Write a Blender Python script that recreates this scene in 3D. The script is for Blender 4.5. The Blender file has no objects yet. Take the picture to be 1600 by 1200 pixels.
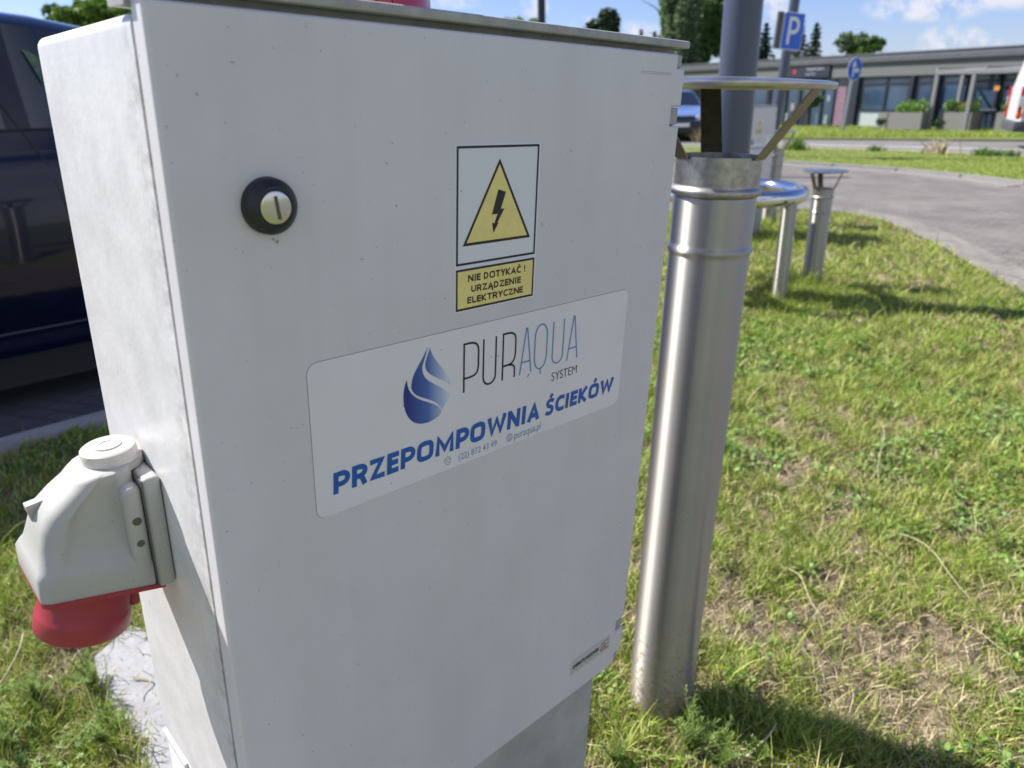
import bpy, bmesh, math, random
import numpy as np
from mathutils import Vector, Matrix
random.seed(7)
RNG = np.random.default_rng(11)
D = bpy.data
SC = bpy.context.scene
COL = SC.collection
R = math.radians

# ------------------------------------------------------------------ camera
F, H = 1144.25, 1.4                      # focal length in pixels of a 1600x1200 picture, eye height
XW = np.array([.99985, -.01719, 0.]); YW = np.array([-.00629, -.36606, .93057]); ZW = np.array([-.016, -.93043, -.36611])
WM = np.array([XW, YW, ZW])              # rows: world axes in (right, down, forward)
def ray(u, v): return WM @ np.array([u - 800, v - 600, F])
def gp(u, v, z=0.):
    r = ray(u, v); return np.array([0, 0, H]) + r * ((z - H) / r[2])
def at(u, v, y):
    r = ray(u, v); return np.array([0, 0, H]) + r * (y / r[1])
def px(p):
    q = WM.T @ (np.array(p, float) - np.array([0, 0, H])); return 800 + F * q[0] / q[2], 600 + F * q[1] / q[2]
cd = D.cameras.new('camera'); cam = D.objects.new('camera', cd); COL.objects.link(cam); SC.camera = cam
cx, cy, cz = WM[:, 0], -WM[:, 1], -WM[:, 2]
cam.matrix_world = Matrix(((cx[0], cy[0], cz[0], 0), (cx[1], cy[1], cz[1], 0), (cx[2], cy[2], cz[2], H), (0, 0, 0, 1)))
cd.sensor_width = 36; cd.lens = F * 36 / 1600; cd.clip_start = .02; cd.clip_end = 3000
cd.dof.use_dof = True; cd.dof.focus_distance = .80; cd.dof.aperture_fstop = 6.4

# ------------------------------------------------------------------ light
SUN_AZ, SUN_EL = R(-24.5), R(46)           # direction the light travels to, over the ground
L = Vector((math.cos(SUN_AZ) * math.cos(SUN_EL), math.sin(SUN_AZ) * math.cos(SUN_EL), -math.sin(SUN_EL)))
sd = D.lights.new('sun', 'SUN'); sd.energy = 4.4; sd.angle = R(.55); sd.color = (1, .955, .88)
sun = D.objects.new('sun', sd); COL.objects.link(sun); sun.rotation_euler = L.to_track_quat('-Z', 'Y').to_euler(); sun.location = (-8, 4, 12)
w = D.worlds.new('World'); SC.world = w; w.use_nodes = True
nt = w.node_tree; nt.nodes.clear()
def N(nt, t, **k):
    n = nt.nodes.new(t)
    for a, b in k.items(): setattr(n, a, b)
    return n
sky = N(nt, 'ShaderNodeTexSky', sky_type='NISHITA', sun_disc=False)
sky.sun_elevation = SUN_EL; sky.sun_rotation = math.atan2(-L.x, -L.y); sky.air_density = 1.0; sky.dust_density = .3; sky.ozone_density = 3.0
tc = N(nt, 'ShaderNodeTexCoord')
noi = N(nt, 'ShaderNodeTexNoise'); noi.inputs['Scale'].default_value = 34; noi.inputs['Detail'].default_value = 9; noi.inputs['Roughness'].default_value = .68
nt.links.new(tc.outputs['Generated'], noi.inputs['Vector'])
def mth(op, a, b=None, c=None):
    n = N(nt, 'ShaderNodeMath', operation=op)
    for i, x in enumerate((a, b, c)):
        if x is None: continue
        if isinstance(x, (int, float)): n.inputs[i].default_value = x
        else: nt.links.new(x, n.inputs[i])
    return n.outputs[0]
mask = None
for (u, v, ru, rv, s) in [(1440, 14, 70, 15, 1.), (1540, -4, 120, 14, .8), (1486, 66, 40, 20, 1.), (1530, 70, 26, 13, .8), (1216, 8, 24, 34, .9), (836, 8, 20, 18, .9), (912, 42, 20, 14, 1.),
                          (990, 55, 42, 18, 1.), (700, 2, 60, 10, .5), (640, -170, 160, 50, 1), (1250, -160, 190, 60, 1), (300, -120, 160, 50, .9)]:
    d = Vector(ray(u, v)).normalized(); r_ = Vector(ray(u + 10, v)).normalized() - d; r_.normalize(); up = d.cross(r_)
    vm = N(nt, 'ShaderNodeVectorMath', operation='DOT_PRODUCT'); nt.links.new(tc.outputs['Generated'], vm.inputs[0]); vm.inputs[1].default_value = r_ * (F / ru)
    off_r = r_.dot(d) * F / ru
    vn = N(nt, 'ShaderNodeVectorMath', operation='DOT_PRODUCT'); nt.links.new(tc.outputs['Generated'], vn.inputs[0]); vn.inputs[1].default_value = up * (F / rv)
    vf = N(nt, 'ShaderNodeVectorMath', operation='DOT_PRODUCT'); nt.links.new(tc.outputs['Generated'], vf.inputs[0]); vf.inputs[1].default_value = d
    a = mth('SUBTRACT', vm.outputs['Value'], off_r); b = mth('SUBTRACT', vn.outputs['Value'], up.dot(d) * F / rv)
    q = mth('ADD', mth('MULTIPLY', a, a), mth('MULTIPLY', b, b))
    m = mth('MULTIPLY', mth('MAXIMUM', mth('SUBTRACT', 1.25, q), 0.), s)
    m = mth('MULTIPLY', m, mth('GREATER_THAN', vf.outputs['Value'], .3))
    mask = m if mask is None else mth('MAXIMUM', mask, m)
mm = mth('MULTIPLY', mask, mth('MULTIPLY', mth('SUBTRACT', noi.outputs['Fac'], .40), 6.))
mm = mth('MINIMUM', mth('MAXIMUM', mm, 0.), .93)
sp_ = N(nt, 'ShaderNodeSeparateXYZ'); nt.links.new(tc.outputs['Generated'], sp_.inputs[0])       # unseen broken cloud added behind the camera to brighten the shaded door
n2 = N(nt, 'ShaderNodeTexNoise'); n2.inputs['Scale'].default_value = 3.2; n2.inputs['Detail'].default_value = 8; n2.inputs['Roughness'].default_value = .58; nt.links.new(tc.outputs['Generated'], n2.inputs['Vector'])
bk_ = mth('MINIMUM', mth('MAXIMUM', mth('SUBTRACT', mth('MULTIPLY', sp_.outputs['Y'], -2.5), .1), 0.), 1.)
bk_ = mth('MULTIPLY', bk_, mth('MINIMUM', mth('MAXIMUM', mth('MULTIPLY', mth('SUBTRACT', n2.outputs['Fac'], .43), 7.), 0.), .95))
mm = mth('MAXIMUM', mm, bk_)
tint = N(nt, 'ShaderNodeMix', data_type='RGBA', blend_type='MULTIPLY'); tint.inputs[0].default_value = 1; nt.links.new(sky.outputs[0], tint.inputs[6]); tint.inputs[7].default_value = (.47, .485, .67, 1)
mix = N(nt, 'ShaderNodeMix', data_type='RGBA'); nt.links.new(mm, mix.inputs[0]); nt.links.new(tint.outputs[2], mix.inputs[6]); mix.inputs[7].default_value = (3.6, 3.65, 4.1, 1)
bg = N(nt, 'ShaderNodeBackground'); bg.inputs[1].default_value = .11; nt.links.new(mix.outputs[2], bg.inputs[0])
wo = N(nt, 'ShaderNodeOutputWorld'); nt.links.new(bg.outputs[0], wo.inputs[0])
SC.view_settings.view_transform = 'Standard'; SC.view_settings.look = 'None'; SC.view_settings.gamma = 1; SC.view_settings.exposure = 1.08
SC.cycles.max_bounces = 8; SC.cycles.sample_clamp_indirect = 8; SC.cycles.use_denoising = True

# ------------------------------------------------------------------ materials
MATS = {}
def mat(name, col=(.5, .5, .5), rough=.5, metal=0., noise=None, bump=None, coat=0., spec=None, trans=0., emit=None, alpha=None, sub=None):
    """noise=(scale, amount, detail[, second colour]); bump=(scale, strength, distance)"""
    if name in MATS: return MATS[name]
    m = D.materials.new(name); m.use_nodes = True; MATS[name] = m
    t = m.node_tree; b = t.nodes['Principled BSDF']
    b.inputs['Base Color'].default_value = (*col, 1); b.inputs['Roughness'].default_value = rough; b.inputs['Metallic'].default_value = metal
    if coat: b.inputs['Coat Weight'].default_value = coat; b.inputs['Coat Roughness'].default_value = .02
    if spec is not None: b.inputs['Specular IOR Level'].default_value = spec
    if trans: b.inputs['Transmission Weight'].default_value = trans
    if emit: b.inputs['Emission Color'].default_value = (*emit[0], 1); b.inputs['Emission Strength'].default_value = emit[1]
    co = N(t, 'ShaderNodeTexCoord')
    if noise:
        n = N(t, 'ShaderNodeTexNoise'); n.inputs['Scale'].default_value = noise[0]; n.inputs['Detail'].default_value = noise[2]; n.inputs['Roughness'].default_value = .65
        t.links.new(co.outputs['Object'], n.inputs['Vector'])
        r = N(t, 'ShaderNodeValToRGB'); c2 = noise[3] if len(noise) > 3 else tuple(x * (1 - noise[1]) for x in col)
        r.color_ramp.elements[0].position = .36; r.color_ramp.elements[1].position = .66
        r.color_ramp.elements[0].color = (*c2, 1); r.color_ramp.elements[1].color = (*col, 1)
        t.links.new(n.outputs['Fac'], r.inputs[0]); t.links.new(r.outputs[0], b.inputs['Base Color'])
    if bump:
        n = N(t, 'ShaderNodeTexNoise'); n.inputs['Scale'].default_value = bump[0]; n.inputs['Detail'].default_value = 4
        t.links.new(co.outputs['Object'], n.inputs['Vector'])
        bp = N(t, 'ShaderNodeBump'); bp.inputs['Strength'].default_value = bump[1]; bp.inputs['Distance'].default_value = bump[2]
        t.links.new(n.outputs['Fac'], bp.inputs['Height']); t.links.new(bp.outputs[0], b.inputs['Normal'])
    return m
def specks(m, scale, size, dark, keep=.55, axis_scale=(1, 1, 1)):
    """scattered dirt specks of differing size over whatever base colour the material has"""
    t = m.node_tree; b = t.nodes['Principled BSDF']; co = N(t, 'ShaderNodeTexCoord')
    mp = N(t, 'ShaderNodeMapping'); mp.inputs['Scale'].default_value = axis_scale; t.links.new(co.outputs['Object'], mp.inputs[0])
    wn = N(t, 'ShaderNodeTexNoise'); wn.inputs['Scale'].default_value = scale * 4; wn.inputs['Detail'].default_value = 1; t.links.new(co.outputs['Object'], wn.inputs['Vector'])
    ad = N(t, 'ShaderNodeMixRGB', blend_type='ADD'); ad.inputs[0].default_value = .012 * 45 / scale; t.links.new(mp.outputs[0], ad.inputs[1]); t.links.new(wn.outputs['Color'], ad.inputs[2])
    v = N(t, 'ShaderNodeTexVoronoi'); v.inputs['Scale'].default_value = scale; t.links.new(ad.outputs[0], v.inputs['Vector'])
    sp = N(t, 'ShaderNodeSeparateColor'); t.links.new(v.outputs['Color'], sp.inputs[0])
    def mm(op, a, b_):
        n = N(t, 'ShaderNodeMath', operation=op)
        for i, x in enumerate((a, b_)):
            if isinstance(x, (int, float)): n.inputs[i].default_value = x
            else: t.links.new(x, n.inputs[i])
        return n.outputs[0]
    rad = mm('MULTIPLY', mm('POWER', sp.outputs[0], 3.), size)
    k = mm('MULTIPLY', mm('LESS_THAN', v.outputs['Distance'], rad), mm('GREATER_THAN', sp.outputs[1], keep))
    k = mm('MULTIPLY', k, sp.outputs[2])
    mx = N(t, 'ShaderNodeMix', data_type='RGBA'); t.links.new(k, mx.inputs[0]); mx.inputs[7].default_value = (*dark, 1)
    if b.inputs['Base Color'].links:
        t.links.new(b.inputs['Base Color'].links[0].from_socket, mx.inputs[6])
    else: mx.inputs[6].default_value = b.inputs['Base Color'].default_value
    t.links.new(mx.outputs[2], b.inputs['Base Color'])
    return m
def leafmat(name, cols, rough=.55, trans=.25):
    m = D.materials.new(name); m.use_nodes = True; MATS[name] = m; t = m.node_tree; b = t.nodes['Principled BSDF']
    g = N(t, 'ShaderNodeNewGeometry'); r = N(t, 'ShaderNodeValToRGB')
    e = r.color_ramp.elements
    while len(e) < len(cols): e.new(.5)
    for i, (p, c) in enumerate(cols): e[i].position = p; e[i].color = (*c, 1)
    t.links.new(g.outputs['Random Per Island'], r.inputs[0]); t.links.new(r.outputs[0], b.inputs['Base Color'])
    b.inputs['Roughness'].default_value = rough; b.inputs['Specular IOR Level'].default_value = .3
    tr = N(t, 'ShaderNodeBsdfTranslucent'); t.links.new(r.outputs[0], tr.inputs[0])
    ms = N(t, 'ShaderNodeMixShader'); ms.inputs[0].default_value = trans; t.links.new(b.outputs[0], ms.inputs[1]); t.links.new(tr.outputs[0], ms.inputs[2])
    t.links.new(ms.outputs[0], t.nodes['Material Output'].inputs[0])
    return m

# ------------------------------------------------------------------ mesh helpers
class MB:
    def __init__(s): s.bm = bmesh.new()
    def box(s, x0, x1, y0, y1, z0, z1, r=0, seg=2):
        b = bmesh.new(); bmesh.ops.create_cube(b, size=1)
        for v in b.verts: v.co = Vector(((x0 + x1) / 2 + v.co.x * (x1 - x0), (y0 + y1) / 2 + v.co.y * (y1 - y0), (z0 + z1) / 2 + v.co.z * (z1 - z0)))
        if r: bmesh.ops.bevel(b, geom=b.edges[:], offset=r, segments=seg, affect='EDGES', profile=.5)
        return s.add(b)
    def add(s, b, M=None):
        if M: b.transform(M)
        me = D.meshes.new('tmp'); b.to_mesh(me); b.free(); s.bm.from_mesh(me); D.meshes.remove(me); return s
    def cyl(s, p0, p1, r0, r1=None, n=24, caps=True):
        r1 = r0 if r1 is None else r1; p0 = Vector(p0); p1 = Vector(p1); d = p1 - p0
        b = bmesh.new(); bmesh.ops.create_cone(b, cap_ends=caps, segments=n, radius1=r0, radius2=r1, depth=d.length)
        q = d.to_track_quat('Z', 'Y').to_matrix().to_4x4()
        return s.add(b, Matrix.Translation((p0 + p1) / 2) @ q)
    def lathe(s, prof, n=48, M=None):
        b = bmesh.new(); rings = []
        for r, z in prof:
            rings.append([b.verts.new((r * math.cos(2 * math.pi * i / n), r * math.sin(2 * math.pi * i / n), z)) for i in range(n)] if r > 1e-6 else [b.verts.new((0, 0, z))])
        for a, c in zip(rings, rings[1:]):
            for i in range(n):
                j = (i + 1) % n
                if len(a) == 1 and len(c) == 1: continue
                f = [a[0], c[j], c[i]] if len(a) == 1 else ([a[i], a[j], c[0]] if len(c) == 1 else [a[i], a[j], c[j], c[i]])
                b.faces.new(f)
        bmesh.ops.recalc_face_normals(b, faces=b.faces)
        return s.add(b, M)
    def tube(s, pts, r, n=8, closed=False):
        pts = [Vector(p) for p in pts]; b = bmesh.new(); rings = []; m = len(pts); up = None
        for i, p in enumerate(pts):
            a = pts[(i - 1) % m] if (closed or i > 0) else p; c = pts[(i + 1) % m] if (closed or i < m - 1) else p
            t = (c - a).normalized()
            if up is None: up = Vector((0, 0, 1)) if abs(t.z) < .9 else Vector((1, 0, 0))
            x = t.cross(up).normalized(); y = x.cross(t).normalized(); up = y
            rr = r[i] if isinstance(r, (list, tuple)) else r
            rings.append([b.verts.new(p + (x * math.cos(2 * math.pi * k / n) + y * math.sin(2 * math.pi * k / n)) * rr) for k in range(n)])
        seq = list(zip(rings, rings[1:])) + ([(rings[-1], rings[0])] if closed else [])
        for a, c in seq:
            for i in range(n): b.faces.new([a[i], a[(i + 1) % n], c[(i + 1) % n], c[i]])
        if not closed: b.faces.new(rings[0][::-1]); b.faces.new(rings[-1])
        return s.add(b)
    def poly(s, pts, depth=None, holes=None):
        """flat polygon from 3D points; depth = Vector for extrusion"""
        b = bmesh.new(); vs = [b.verts.new(p) for p in pts]; f = b.faces.new(vs)
        if depth is not None:
            r = bmesh.ops.extrude_face_region(b, geom=[f]); bmesh.ops.translate(b, verts=[v for v in r['geom'] if isinstance(v, bmesh.types.BMVert)], vec=depth)
        bmesh.ops.recalc_face_normals(b, faces=b.faces); bmesh.ops.triangulate(b, faces=[f for f in b.faces if len(f.verts) > 4])
        return s.add(b)
    def stroke(s, pts, wd, y, dy=-.0002, closed=False):
        """flat line of width wd through (x,z) points on plane y"""
        P = []
        for p in pts:
            q = Vector((p[0], p[1]))
            if not P or (q - P[-1]).length > 1e-6: P.append(q)
        if closed and (P[0] - P[-1]).length < 1e-6: P.pop()
        m = len(P); Lf, Rt = [], []
        for i, p in enumerate(P):
            a = P[(i - 1) % m] if (closed or i > 0) else None; c = P[(i + 1) % m] if (closed or i < m - 1) else None
            d1 = (p - a).normalized() if a is not None else (c - p).normalized(); d2 = (c - p).normalized() if c is not None else d1
            t = (d1 + d2)
            t = t.normalized() if t.length > 1e-4 else d1
            nn = Vector((-t.y, t.x)); k = wd / 2 / max(.62, nn.dot(Vector((-d1.y, d1.x))))
            Lf.append(p + nn * k); Rt.append(p - nn * k)
        b = bmesh.new(); lv = [b.verts.new((q.x, y, q.y)) for q in Lf]; rv = [b.verts.new((q.x, y, q.y)) for q in Rt]
        for i in range(m if closed else m - 1):
            j = (i + 1) % m; b.faces.new([lv[i], rv[i], rv[j], lv[j]])
        return s.add(b)
    def build(s, name, m, parent=None, smooth=False, off=(0, 0, 0), ang=35):
        me = D.meshes.new(name)
        for v in s.bm.verts: v.co -= Vector(off)
        s.bm.to_mesh(me); s.bm.free()
        o = D.objects.new(name, me); COL.objects.link(o)
        for x in (m if isinstance(m, (list, tuple)) else [m]): me.materials.append(x)
        if parent: o.parent = parent
        if smooth:
            me.polygons.foreach_set('use_smooth', [True] * len(me.polygons))
            if ang < 180: me.set_sharp_from_angle(angle=R(ang))
        return o
def tag(o, label=None, cat=None, group=None, kind=None):
    for k, v in (('label', label), ('category', cat), ('group', group), ('kind', kind)):
        if v: o[k] = v
    return o
def empty(name, loc, label, cat, group=None, rot=None, rz=0.):
    o = D.objects.new(name, None); COL.objects.link(o); o.location = loc; o.empty_display_size = .1
    if rot is not None: o.rotation_euler = rot.to_euler()
    else: o.rotation_euler = (0, 0, rz)
    return tag(o, label, cat, group)
def npmesh(name, V, Fc, m, parent=None, smooth=False):
    """V (n,3); Fc (k,4) quads or (k,3) triangles"""
    me = D.meshes.new(name); k, c = Fc.shape
    me.vertices.add(len(V)); me.vertices.foreach_set('co', V.astype(np.float32).ravel())
    me.loops.add(k * c); me.loops.foreach_set('vertex_index', Fc.astype(np.int32).ravel())
    me.polygons.add(k); me.polygons.foreach_set('loop_start', (np.arange(k) * c).astype(np.int32)); me.polygons.foreach_set('loop_total', np.full(k, c, np.int32))
    me.update(calc_edges=True); me.validate()
    if smooth: me.polygons.foreach_set('use_smooth', [True] * len(me.polygons))
    o = D.objects.new(name, me); COL.objects.link(o); me.materials.append(m)
    if parent: o.parent = parent
    return o
def text_into(mb, s, x0, x1, z0, z1, y, bold=0., shear=0., cap=True, facing=-1, spacing=1.):
    """lettering on the plane y, cap height z0..z1, fitted to x0..x1"""
    c = D.curves.new('t', 'FONT'); c.body = s; c.size = 1; c.offset = bold; c.shear = shear; c.resolution_u = 6; c.space_character = spacing
    o = D.objects.new('t', c); COL.objects.link(o)
    dg = bpy.context.evaluated_depsgraph_get(); dg.update(); me = D.meshes.new_from_object(o.evaluated_get(dg))
    co = np.zeros(len(me.vertices) * 3, np.float32); me.vertices.foreach_get('co', co); co = co.reshape(-1, 3)
    c.body = 'H' if cap else 'x'; c.shear = 0; dg.update(); m2 = D.meshes.new_from_object(o.evaluated_get(dg)); ch = np.zeros(len(m2.vertices) * 3, np.float32); m2.vertices.foreach_get('co', ch); hy = ch.reshape(-1, 3)[:, 1]
    base, top = hy.min(), hy.max(); xa, xb = co[:, 0].min(), co[:, 0].max()
    X = x0 + (co[:, 0] - xa) / (xb - xa) * (x1 - x0); Z = z0 + (co[:, 1] - base) / (top - base) * (z1 - z0)
    par = np.arange(len(X)); ev = np.zeros(len(me.edges) * 2, np.int32); me.edges.foreach_get('vertices', ev); ev = ev.reshape(-1, 2)
    for _ in range(200):                      # each glyph on a plane of its own, so that touching glyphs never share one
        lo = np.minimum(par[ev[:, 0]], par[ev[:, 1]]); old = par.copy(); np.minimum.at(par, ev[:, 0], lo); np.minimum.at(par, ev[:, 1], lo)
        if (par == old).all(): break
    _, pi = np.unique(par, return_inverse=True)
    me.vertices.foreach_set('co', np.stack([X, y - .00008 * (pi % 5), Z], 1).astype(np.float32).ravel())
    mb.bm.from_mesh(me); D.meshes.remove(me); D.meshes.remove(m2); D.objects.remove(o); D.curves.remove(c)
    return mb
def vnoise(x, y, sc, seed):
    rg = np.random.default_rng(seed); T = rg.random((64, 64))
    X = x * sc + 1000; Y = y * sc + 1000; xi = np.floor(X).astype(int); yi = np.floor(Y).astype(int); fx = X - xi; fy = Y - yi
    fx = fx * fx * (3 - 2 * fx); fy = fy * fy * (3 - 2 * fy)
    a = T[xi % 64, yi % 64]; b = T[(xi + 1) % 64, yi % 64]; c = T[xi % 64, (yi + 1) % 64]; d = T[(xi + 1) % 64, (yi + 1) % 64]
    return (a * (1 - fx) + b * fx) * (1 - fy) + (c * (1 - fx) + d * fx) * fy
def inside(x, y, poly):
    c = np.zeros(len(x), bool); n = len(poly)
    for i in range(n):
        x1, y1 = poly[i]; x2, y2 = poly[(i + 1) % n]
        k = ((y1 > y) != (y2 > y)) & (x < (x2 - x1) * (y - y1) / (y2 - y1 + 1e-12) + x1); c ^= k
    return c

# ------------------------------------------------------------------ ground, roads, kerbs
g2 = lambda u, v: tuple(gp(u, v)[:2])
near_edge = [(-6.5, 10.6), (-2, 9.9), (1.2, 9.4)] + [g2(*p) for p in [(1200, 329), (1260, 329), (1310, 333), (1360, 343), (1415, 361), (1475, 392), (1535, 426), (1600, 463), (1660, 500)]] + [(3.3, 2.6), (3.1, -3)]
far_edge = [g2(*p) for p in [(1600, 292), (1500, 279), (1400, 269), (1300, 262), (1220, 257), (1150, 254)]]
far_edge = [(14, -3), (13.0, 3.0), (9.9, 8.6)] + far_edge + [(0.5, 16.6), (-8, 17.6)]
road_poly = near_edge + far_edge
m_soil = mat('soil', (.060, .044, .026), .95, noise=(30, 0, 8, (.27, .22, .15)), bump=(220, .8, .006))  # dark tone of the earth also carries the shade under the grass blades
m_far = mat('far_grass', (.115, .175, .035), .9, noise=(3.2, 0, 8, (.19, .2, .07)), bump=(90, .6, .03))
m_base = mat('distant_ground', (.10, .15, .04), .95, noise=(.6, 0, 6, (.17, .17, .07)))
b = MB(); b.poly([(-900, -60, -.05), (900, -60, -.05), (900, 1500, -.05), (-900, 1500, -.05)]); tag(b.build('ground', m_base), kind='structure')
# near lawn: an uneven sheet
def hgt(x, y):
    h = .020 * (vnoise(x, y, 3., 1) - .5) + .042 * (vnoise(x, y, 11., 2) - .5) + .024 * (vnoise(x, y, 30., 3) - .5)
    return h
def on_road(x, y): return inside(x, y, road_poly)
gx = np.arange(-3.6, 4.8, .035); gy = np.arange(.2, 10.6, .035); GX, GY = np.meshgrid(gx, gy, indexing='ij')
gz = hgt(GX, GY); mr = on_road(GX.ravel(), GY.ravel()).reshape(GX.shape); gz[mr] = -.03
sn = np.array([-.6856, .728]); ss = np.array([.728, .6856])
nn_ = GX * sn[0] + GY * sn[1]; sl_ = GX * ss[0] + GY * ss[1]
gz[(nn_ > 3.55) & (sl_ < 3.4)] = -.04
# flat, under the concrete pad
PADC = np.array([-.05, .90])
idx = np.arange(GX.size).reshape(GX.shape)
Q = np.stack([idx[:-1, :-1], idx[1:, :-1], idx[1:, 1:], idx[:-1, 1:]], -1).reshape(-1, 4)
tag(npmesh('lawn_soil', np.stack([GX, GY, gz], -1).reshape(-1, 3), Q, m_soil, smooth=True), kind='structure')
# paving material (blocks)
def paving(name, c1, c2, c3, sc=1., rot=.6, mortar=(.08, .075, .07)):
    m = D.materials.new(name); m.use_nodes = True; t = m.node_tree; b = t.nodes['Principled BSDF']; b.inputs['Roughness'].default_value = .85
    co = N(t, 'ShaderNodeTexCoord'); mp = N(t, 'ShaderNodeMapping'); mp.inputs['Rotation'].default_value = (0, 0, rot); t.links.new(co.outputs['Object'], mp.inputs[0])
    br = N(t, 'ShaderNodeTexBrick'); t.links.new(mp.outputs[0], br.inputs['Vector']); br.inputs['Scale'].default_value = sc; br.inputs['Brick Width'].default_value = .2; br.inputs['Row Height'].default_value = .1
    br.inputs['Mortar Size'].default_value = .0075; br.inputs['Mortar Smooth'].default_value = .3
    br.inputs['Color1'].default_value = (*c1, 1); br.inputs['Color2'].default_value = (*c2, 1); br.inputs['Mortar'].default_value = (*mortar, 1)
    n = N(t, 'ShaderNodeTexNoise'); n.inputs['Scale'].default_value = 1.3; n.inputs['Detail'].default_value = 9; t.links.new(co.outputs['Object'], n.inputs['Vector'])
    mx = N(t, 'ShaderNodeMix', data_type='RGBA'); r = N(t, 'ShaderNodeValToRGB'); r.color_ramp.elements[0].position = .42; r.color_ramp.elements[1].position = .75
    t.links.new(n.outputs['Fac'], r.inputs[0]); t.links.new(r.outputs[0], mx.inputs[0]); t.links.new(br.outputs[0], mx.inputs[6]); mx.inputs[7].default_value = (*c3, 1)
    n3 = N(t, 'ShaderNodeTexNoise'); n3.inputs['Scale'].default_value = 4.5; n3.inputs['Detail'].default_value = 10; n3.inputs['Roughness'].default_value = .7; t.links.new(co.outputs['Object'], n3.inputs['Vector'])
    r3 = N(t, 'ShaderNodeValToRGB'); r3.color_ramp.elements[0].position = .35; r3.color_ramp.elements[1].position = .6; r3.color_ramp.elements[0].color = (.84, .83, .82, 1); r3.color_ramp.elements[1].color = (1.06, 1.05, 1.03, 1); t.links.new(n3.outputs['Fac'], r3.inputs[0])
    m3 = N(t, 'ShaderNodeMix', data_type='RGBA', blend_type='MULTIPLY'); m3.inputs[0].default_value = 1; t.links.new(mx.outputs[2], m3.inputs[6]); t.links.new(r3.outputs[0], m3.inputs[7])
    t.links.new(m3.outputs[2], b.inputs['Base Color'])
    bp = N(t, 'ShaderNodeBump'); bp.inputs['Strength'].default_value = .6; bp.inputs['Distance'].default_value = .004; bp.invert = True; t.links.new(br.outputs['Fac'], bp.inputs['Height']); t.links.new(bp.outputs[0], b.inputs['Normal'])
    return m
m_pav = paving('road_blocks', (.178, .167, .155), (.130, .121, .114), (.205, .19, .172), rot=.75)
m_pavl = paving('dusty_blocks', (.235, .217, .195), (.19, .178, .163), (.265, .245, .218), rot=1.2)
m_park = paving('parking_blocks', (.10, .10, .11), (.085, .085, .095), (.11, .11, .12), rot=.3, mortar=(.05, .05, .055))
m_kerb = mat('kerb_concrete', (.25, .24, .225), .85, noise=(14, .22, 6), bump=(150, .3, .003))
m_asph = mat('asphalt', (.14, .135, .13), .9, noise=(2.5, 0, 9, (.19, .18, .17)), bump=(200, .4, .004))
m_white = mat('road_paint', (.62, .61, .58), .7, noise=(5, .35, 6))
def sheet(name, pts, z, m, th=None):
    b = MB(); b.poly([(p[0], p[1], z) for p in pts], depth=Vector((0, 0, -th)) if th else None); return tag(b.build(name, m), kind='structure')
sheet('road', road_poly, .012, m_pav)
# dusty strip of blocks along the near edge
ne = near_edge[5:]
def offs(pl, d):
    out = []
    for i, p in enumerate(pl):
        a = np.array(pl[max(i - 1, 0)]); c = np.array(pl[min(i + 1, len(pl) - 1)]); t = (c - a) / np.linalg.norm(c - a); out.append((p[0] - t[1] * d, p[1] + t[0] * d))
    return out
sheet('road_edge_strip', ne + offs(ne, .34)[::-1], .018, m_pavl)
# far kerb with joints
fe = far_edge[1:-1]; fo = offs(fe, -.35)
def along(pl, step):
    out = [np.array(pl[0])]; acc = 0
    for a, c in zip(pl, pl[1:]):
        a = np.array(a); c = np.array(c); l = np.linalg.norm(c - a); k = max(1, int(round(l / step)))
        out += [a + (c - a) * (i + 1) / k for i in range(k)]
    return out
kb = MB(); pts = along(fe, 1.0); 
for a, c in zip(pts, pts[1:]):
    t = (c - a) / np.linalg.norm(c - a); nrm = np.array([t[1], -t[0]]); a2 = a + t * .014; c2 = c - t * .014
    kb.poly([(*p, .07) for p in (a2, c2, c2 + nrm * .16, a2 + nrm * .16)], depth=Vector((0, 0, -.1)))
    kb.poly([(*p, .022) for p in (a2 - nrm * .3, c2 - nrm * .3, c2, a2)], depth=Vector((0, 0, -.04)))
tag(kb.build('kerb', m_kerb), kind='structure')
# the lawn island beyond the paved road, the asphalt road and the verge of the building
isl_far = [g2(*p) for p in [(1150, 232), (1225, 233), (1320, 235), (1420, 239), (1510, 243), (1600, 247)]]
isl = [tuple(np.array(p)) for p in offs(fe, -.15)]
d1 = np.array(isl_far[-1]) - np.array(isl_far[0]); d1 /= np.linalg.norm(d1)
a_l = tuple(np.array(isl_far[0]) - d1 * 14); a_r = tuple(np.array(isl_far[-1]) + d1 * 25)
sheet('far_lawn', isl + [a_l] + isl_far + [a_r], .03, m_far)
rf = [g2(1150, 217.5), g2(1600, 221)]; d2 = np.array(rf[1]) - np.array(rf[0]); d2 /= np.linalg.norm(d2)
b_l = tuple(np.array(rf[0]) - d2 * 60); b_r = tuple(np.array(rf[1]) + d2 * 60)
a_ll = tuple(np.array(a_l) - d1 * 40); a_rr = tuple(np.array(a_r) + d1 * 10)
sheet('asphalt_road', [a_ll, a_l] + isl_far + [a_r, a_rr, b_r] + rf[::-1] + [b_l], .0, m_asph)
dust = [(p[0] * .0 + q[0], q[1]) for p, q in zip(isl_far, isl_far)]
m_dust = mat('dusty_verge', (.33, .29, .22), .95, noise=(5, 0, 7, (.16, .17, .07)))
sheet('road_shoulder', isl_far + offs(isl_far, .45)[::-1], .036, m_dust)
ln = [g2(1150, 223.5), g2(1600, 234)]; dl = np.array(ln[1]) - np.array(ln[0]); dl /= np.linalg.norm(dl); nl = np.array([-dl[1], dl[0]]) * .11
p0 = np.array(ln[0]) - dl * 12; p1 = np.array(ln[1]) + dl * 15
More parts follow.
